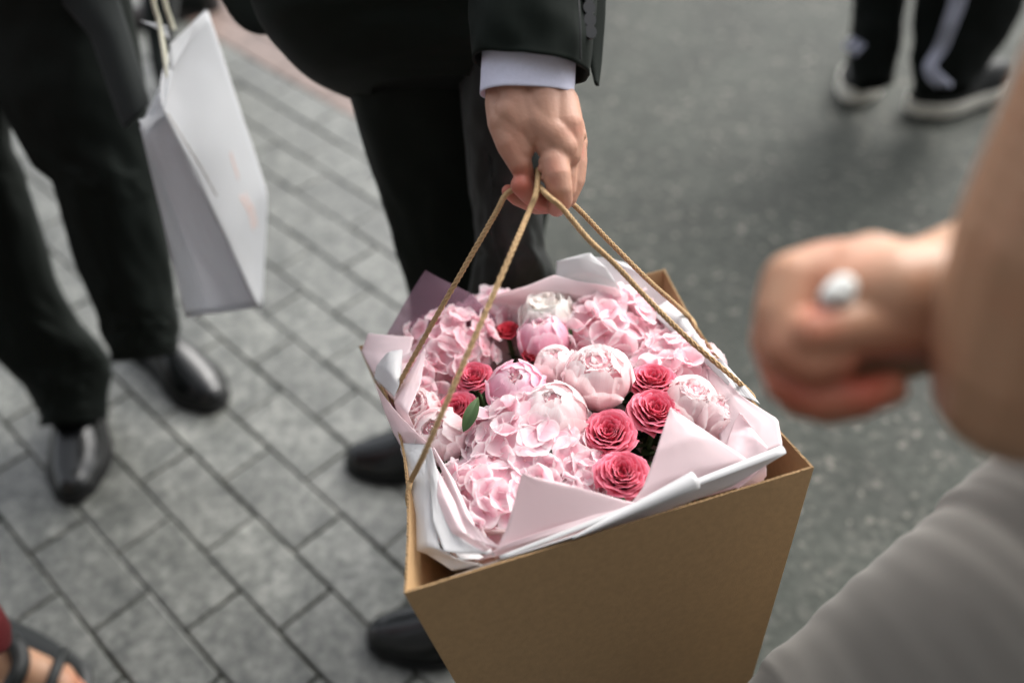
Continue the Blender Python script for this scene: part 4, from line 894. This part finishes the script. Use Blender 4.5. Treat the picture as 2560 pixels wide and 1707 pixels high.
def floret_petal(seed, L_=1.0):
    rn = random.Random(seed); sd_ = rn.uniform(0, 90); W_ = rn.uniform(0.56, 0.66); cup = rn.uniform(0.02, 0.22); ht = rn.uniform(0.85, 1.05); curl = rn.uniform(-0.22, 0.14)
    def fn(u, v):
        w_ = W_ * (0.14 + 0.86 * math.sin(math.pi * min(0.97, v ** 0.85 * 0.86 + 0.03)) ** 0.75)
        x = ht * v * (1 - 0.10 * abs(u) ** 2 * v) + 0.02 * nz(u * 4 + sd_, 0, 0) * v; y = u * w_ + 0.03 * nz(u * 2 + sd_, v * 2, 6) * v
        z = 0.10 * math.sin(v * 1.6) + cup * u * u * v + curl * sm(0.5, 1, v) + 0.085 * v * nz(u * 2.4 + sd_, v * 2.4, 3) + 0.03 * v * nz(u * 7 + sd_, v * 5, 3)
        return (x, y, z)
    return pgrid(fn, 10, 9, rn.random())
_fp = [floret_petal(900 + i) for i in range(9)]
HP = {}
for mname, mm in (('a', M_hyd), ('b', M_hyd2)):
    HP[mname] = []
    for v_, f_, a_ in _fp: HP[mname].append(mk('petal', v_, f_, mm, True, a_))
_hv = join([sphere_parts(Vector((0, 0, 0.05)), 0.085, 6)] + [sphere_parts(Vector((0.10 * math.cos(a), 0.10 * math.sin(a), 0.10)), 0.028, 5) for a in (0.4, 1.9, 3.5, 5.0)])
M_hh = mk('floret', _hv[0], _hv[1], M_heart)
def make_hydrangea(Rr, P, axis, seed, label, n=46, fl=0.0155, key='a', cover=1.75, squash=0.72, keep=None):
    rn = random.Random(seed); root = empty('hydrangea', label=label, cat='hydrangea', group='hydrangea heads in the bouquet'); fm = frame(P, axis); root.matrix_world = fm
    for i in range(n):
        ph = math.acos(1 - (1 - math.cos(cover)) * (i + 0.5) / n); an = i * 2.399963 + rn.uniform(-0.18, 0.18); ph += rn.uniform(-0.08, 0.08)
        d = Vector((math.sin(ph) * math.cos(an), math.sin(ph) * math.sin(an), math.cos(ph)))
        p = Vector((d.x, d.y, d.z * squash)) * Rr * rn.uniform(0.88, 1.03)
        if keep and not keep(fm @ p): continue
        nrm = (Vector((d.x, d.y, d.z / squash)).normalized() + Vector((rn.uniform(-1, 1), rn.uniform(-1, 1), rn.uniform(-1, 1))) * 0.34).normalized()
        s_ = fl * rn.uniform(0.82, 1.18)
        fo = link('floret', M_hh, root); fo.matrix_local = Matrix.Translation(p) @ nrm.to_track_quat('Z', 'Y').to_matrix().to_4x4() @ Matrix.Rotation(rn.uniform(0, 6.3), 4, 'Z') @ Matrix.Scale(s_, 4)
        cupf = rn.uniform(-0.15, 0.55)
        for k in range(4):
            po = link('petal', rn.choice(HP[key]), fo); po.matrix_local = Matrix.Rotation(k * math.pi / 2 + rn.uniform(-0.12, 0.12), 4, 'Z') @ Matrix.Rotation(-cupf + rn.uniform(-0.15, 0.15), 4, 'Y') @ Matrix.Translation((0.05, 0, 0.01 + 0.03 * (k % 2))) @ Matrix.Scale(rn.uniform(0.9, 1.1), 4)
    stem(root, Rr * 0.5); return root
def at(x, y, h): P = rp(x, y, h); return P, depth(P) / F
def ax(tu=0.0, tv=0.0, c=0.25): return (RN + RU * tu + RV * tv + (-FW) * c).normalized()

def rose(x, y, h, rpx, tu, tv, seed, label, **k):
    P, s_ = at(x, y, h); return make_rose(rpx * s_, P, ax(tu, tv), seed, label, **k)
def peony(x, y, h, rpx, tu, tv, seed, label, **k):
    P, s_ = at(x, y, h); return make_peony(rpx * s_, P, ax(tu, tv), seed, label, **k)
def hyd(x, y, h, rpx, tu, tv, seed, label, **k):
    P, s_ = at(x, y, h); return make_hydrangea(rpx * s_, P, ax(tu, tv), seed, label, **k)

# hydrangea heads
hyd(1320, 1140, -0.018, 155, -0.05, -0.15, 1, 'large pale pink hydrangea head at the near middle of the bouquet', n=66, fl=0.0185)
hyd(1215, 1265, -0.024, 118, -0.30, -0.45, 8, 'pale pink hydrangea head lowest on the left, beside the front paper peak', n=52, fl=0.0172)
hyd(1118, 885, -0.014, 122, -0.35, 0.25, 2, 'pink hydrangea head under the two left cords', n=64, fl=0.0155, key='b')
hyd(1050, 965, -0.018, 76, -0.6, 0.0, 9, 'small pink hydrangea head at the left rim above the ruffled peony', n=26, fl=0.0165, key='b')
hyd(1520, 835, -0.012, 128, 0.10, 0.35, 3, 'pink hydrangea head beneath the right cords, behind the open peony', n=62, fl=0.0185, key='b')
hyd(1690, 935, -0.020, 112, 0.45, 0.10, 4, 'pink hydrangea head against the right paper, right of the upper roses', n=56, fl=0.0162, key='b')
hyd(1432, 825, -0.012, 72, 0.0, 0.4, 5, 'small pink hydrangea head between the white peony and the right cords', n=30, fl=0.0160, key='a')
hyd(1225, 805, -0.014, 82, -0.1, 0.6, 6, 'small pink hydrangea head at the far edge behind the left cord', n=36, fl=0.0158, key='a')
hyd(1450, 1200, -0.022, 64, 0.0, -0.3, 7, 'small pale hydrangea tuft between the lowest rose and the front paper', n=24, fl=0.0150, key='a')
# roses
rose(1522, 1078, 0.005, 71, -0.05, -0.10, 11, 'dark pink rose left of the paper peak, above the lowest rose')
rose(1641, 1022, 0.008, 71, 0.10, -0.05, 12, 'dark pink rose just behind the tip of the right paper peak', spin=1.2)
rose(1632, 944, 0.014, 60, 0.10, 0.10, 13, 'dark pink rose farthest back of the right-hand roses, beside the open peony', spin=2.4)
rose(1556, 1178, 0.003, 67, 0.0, -0.12, 14, 'dark pink rose nearest the viewer, between the two paper peaks', spin=4.0)
rose(1183, 938, 0.010, 50, -0.10, 0.05, 15, 'deep pink rose between the left cord and the pink peony bud', m=M_rose, spin=0.5, n=38)
rose(1140, 1020, -0.002, 52, -0.25, -0.15, 16, 'deep pink rose under the left cord, partly behind the green leaf', spin=3.0, n=38)
rose(1268, 822, 0.004, 33, 0.0, 0.2, 17, 'small red rose in front of the white peony at the back', m=M_rosered, n=22)
rose(1334, 884, 0.004, 30, 0.1, 0.1, 18, 'small red rose bud between two pale peonies at the middle', m=M_rosered, n=20, cup=0.2)
# peonies
peony(1290, 975, 0.016, 76, -0.10, -0.10, 21, 'round pink peony bud in the left middle of the bouquet', m=M_peonyp, opening=0.18, spin=0.3)
peony(1494, 946, 0.020, 86, 0.05, 0.10, 22, 'largest pale pink half-open peony in the centre', opening=0.42, n_out=13, n_in=26, spin=1.0, squash=0.85)
peony(1386, 1038, 0.010, 86, 0.0, -0.05, 23, 'pale closed peony in front of the large half-open peony', opening=0.12, spin=2.2, n_out=10)
peony(1390, 922, 0.008, 59, 0.0, 0.2, 24, 'pale peony bud tucked behind the large half-open peony', opening=0.15, spin=0.9)
peony(1362, 852, 0.006, 67, -0.1, 0.3, 25, 'pink peony in front of the white ruffled peony', m=M_peonyp, opening=0.3, spin=4.0)
peony(1372, 796, 0.012, 71, -0.05, 0.3, 26, 'creamy white ruffled peony at the far side', m=M_peonyw, mi=M_peonyw, opening=0.75, n_in=34, spin=2.0)
peony(1100, 1092, 0.000, 73, -0.35, -0.30, 27, 'pale peony low on the left behind the near left cord', opening=0.2, spin=5.0)
peony(1048, 1028, -0.006, 52, -0.4, 0.0, 28, 'small ruffled pale peony at the left paper edge', opening=0.9, n_in=36, spin=1.4)
peony(1725, 1010, -0.004, 71, 0.35, -0.05, 29, 'ruffled pale pink peony right of the roses', opening=0.6, n_in=30, spin=3.3)
peony(1795, 1050, -0.014, 67, 0.6, -0.10, 30, 'pale peony pressed against the right-hand pink paper', opening=0.5, spin=0.2)
# leaves
def leaf(a, b, w_, label, bend=0.004):
    A_, B_ = rp(*a), rp(*b); t = B_ - A_; s_ = t.cross(-FW).normalized(); nn = s_.cross(t).normalized()
    if nn.dot(-FW) < 0: nn = -nn
    def fn(u, v):
        ww = w_ * math.sin(math.pi * min(1, max(0.0, v)) ** 0.8) ** 0.9
        return A_ + t * v + s_ * (u * ww) + nn * (abs(u) * ww * 0.55 + bend * math.sin(math.pi * v))
    v_, f_, a_ = pgrid(fn, 12, 16, 0.3); o = link('leaf', mk('leaf', v_, f_, M_leaf, True, a_), None); tag(o, label, 'leaf', 'leaves among the flowers'); return o
leaf((1158, 1080, 0.018), (1196, 992, 0.034), 0.0062, 'green leaf standing beside the near left cord in front of a deep pink rose')
leaf((1085, 1150, -0.03), (1150, 1205, -0.012), 0.012, 'dark green leaf in the gap below the left peony')
leaf((1290, 1050, -0.03), (1340, 1030, 0.0), 0.006, 'dark green leaf between the pink bud and the near hydrangea')
leaf((1480, 1005, -0.02), (1455, 1030, -0.005), 0.008, 'dark green leaf under the large half-open peony beside a rose')
leaf((1415, 870, 0.0), (1428, 812, 0.02), 0.004, 'thin green leaf tip between the white peony and pink hydrangea')
# dark mass of leaves between the stems
lv, lf = [], []; rn = random.Random(77)
for i in range(900):
    a = rn.uniform(0, 6.283); r = 0.135 * math.sqrt(rn.random()); c = RO + RU * r * math.cos(a) + RV * r * math.sin(a) + RN * rn.uniform(-0.075, -0.026)
    d1 = Vector((rn.uniform(-1, 1), rn.uniform(-1, 1), rn.uniform(-0.5, 0.9))).normalized(); d2 = d1.cross(Vector((rn.random(), rn.random(), rn.random()))).normalized(); L_ = rn.uniform(0.014, 0.03); w_ = L_ * 0.24
    k = len(lv); lv += [c, c + d1 * L_ * 0.3 + d2 * w_, c + d1 * L_ * 0.7 + d2 * w_ * 0.8, c + d1 * L_, c + d1 * L_ * 0.7 - d2 * w_ * 0.8, c + d1 * L_ * 0.3 - d2 * w_]; lf.append(tuple(range(k, k + 6)))
tag(link('foliage', mk('foliage', lv, lf, mat('dark_foliage', (0.03, 0.06, 0.02), 0.6, 0.3))), 'dense dark green foliage deep between the flowers', 'foliage', kind='stuff')
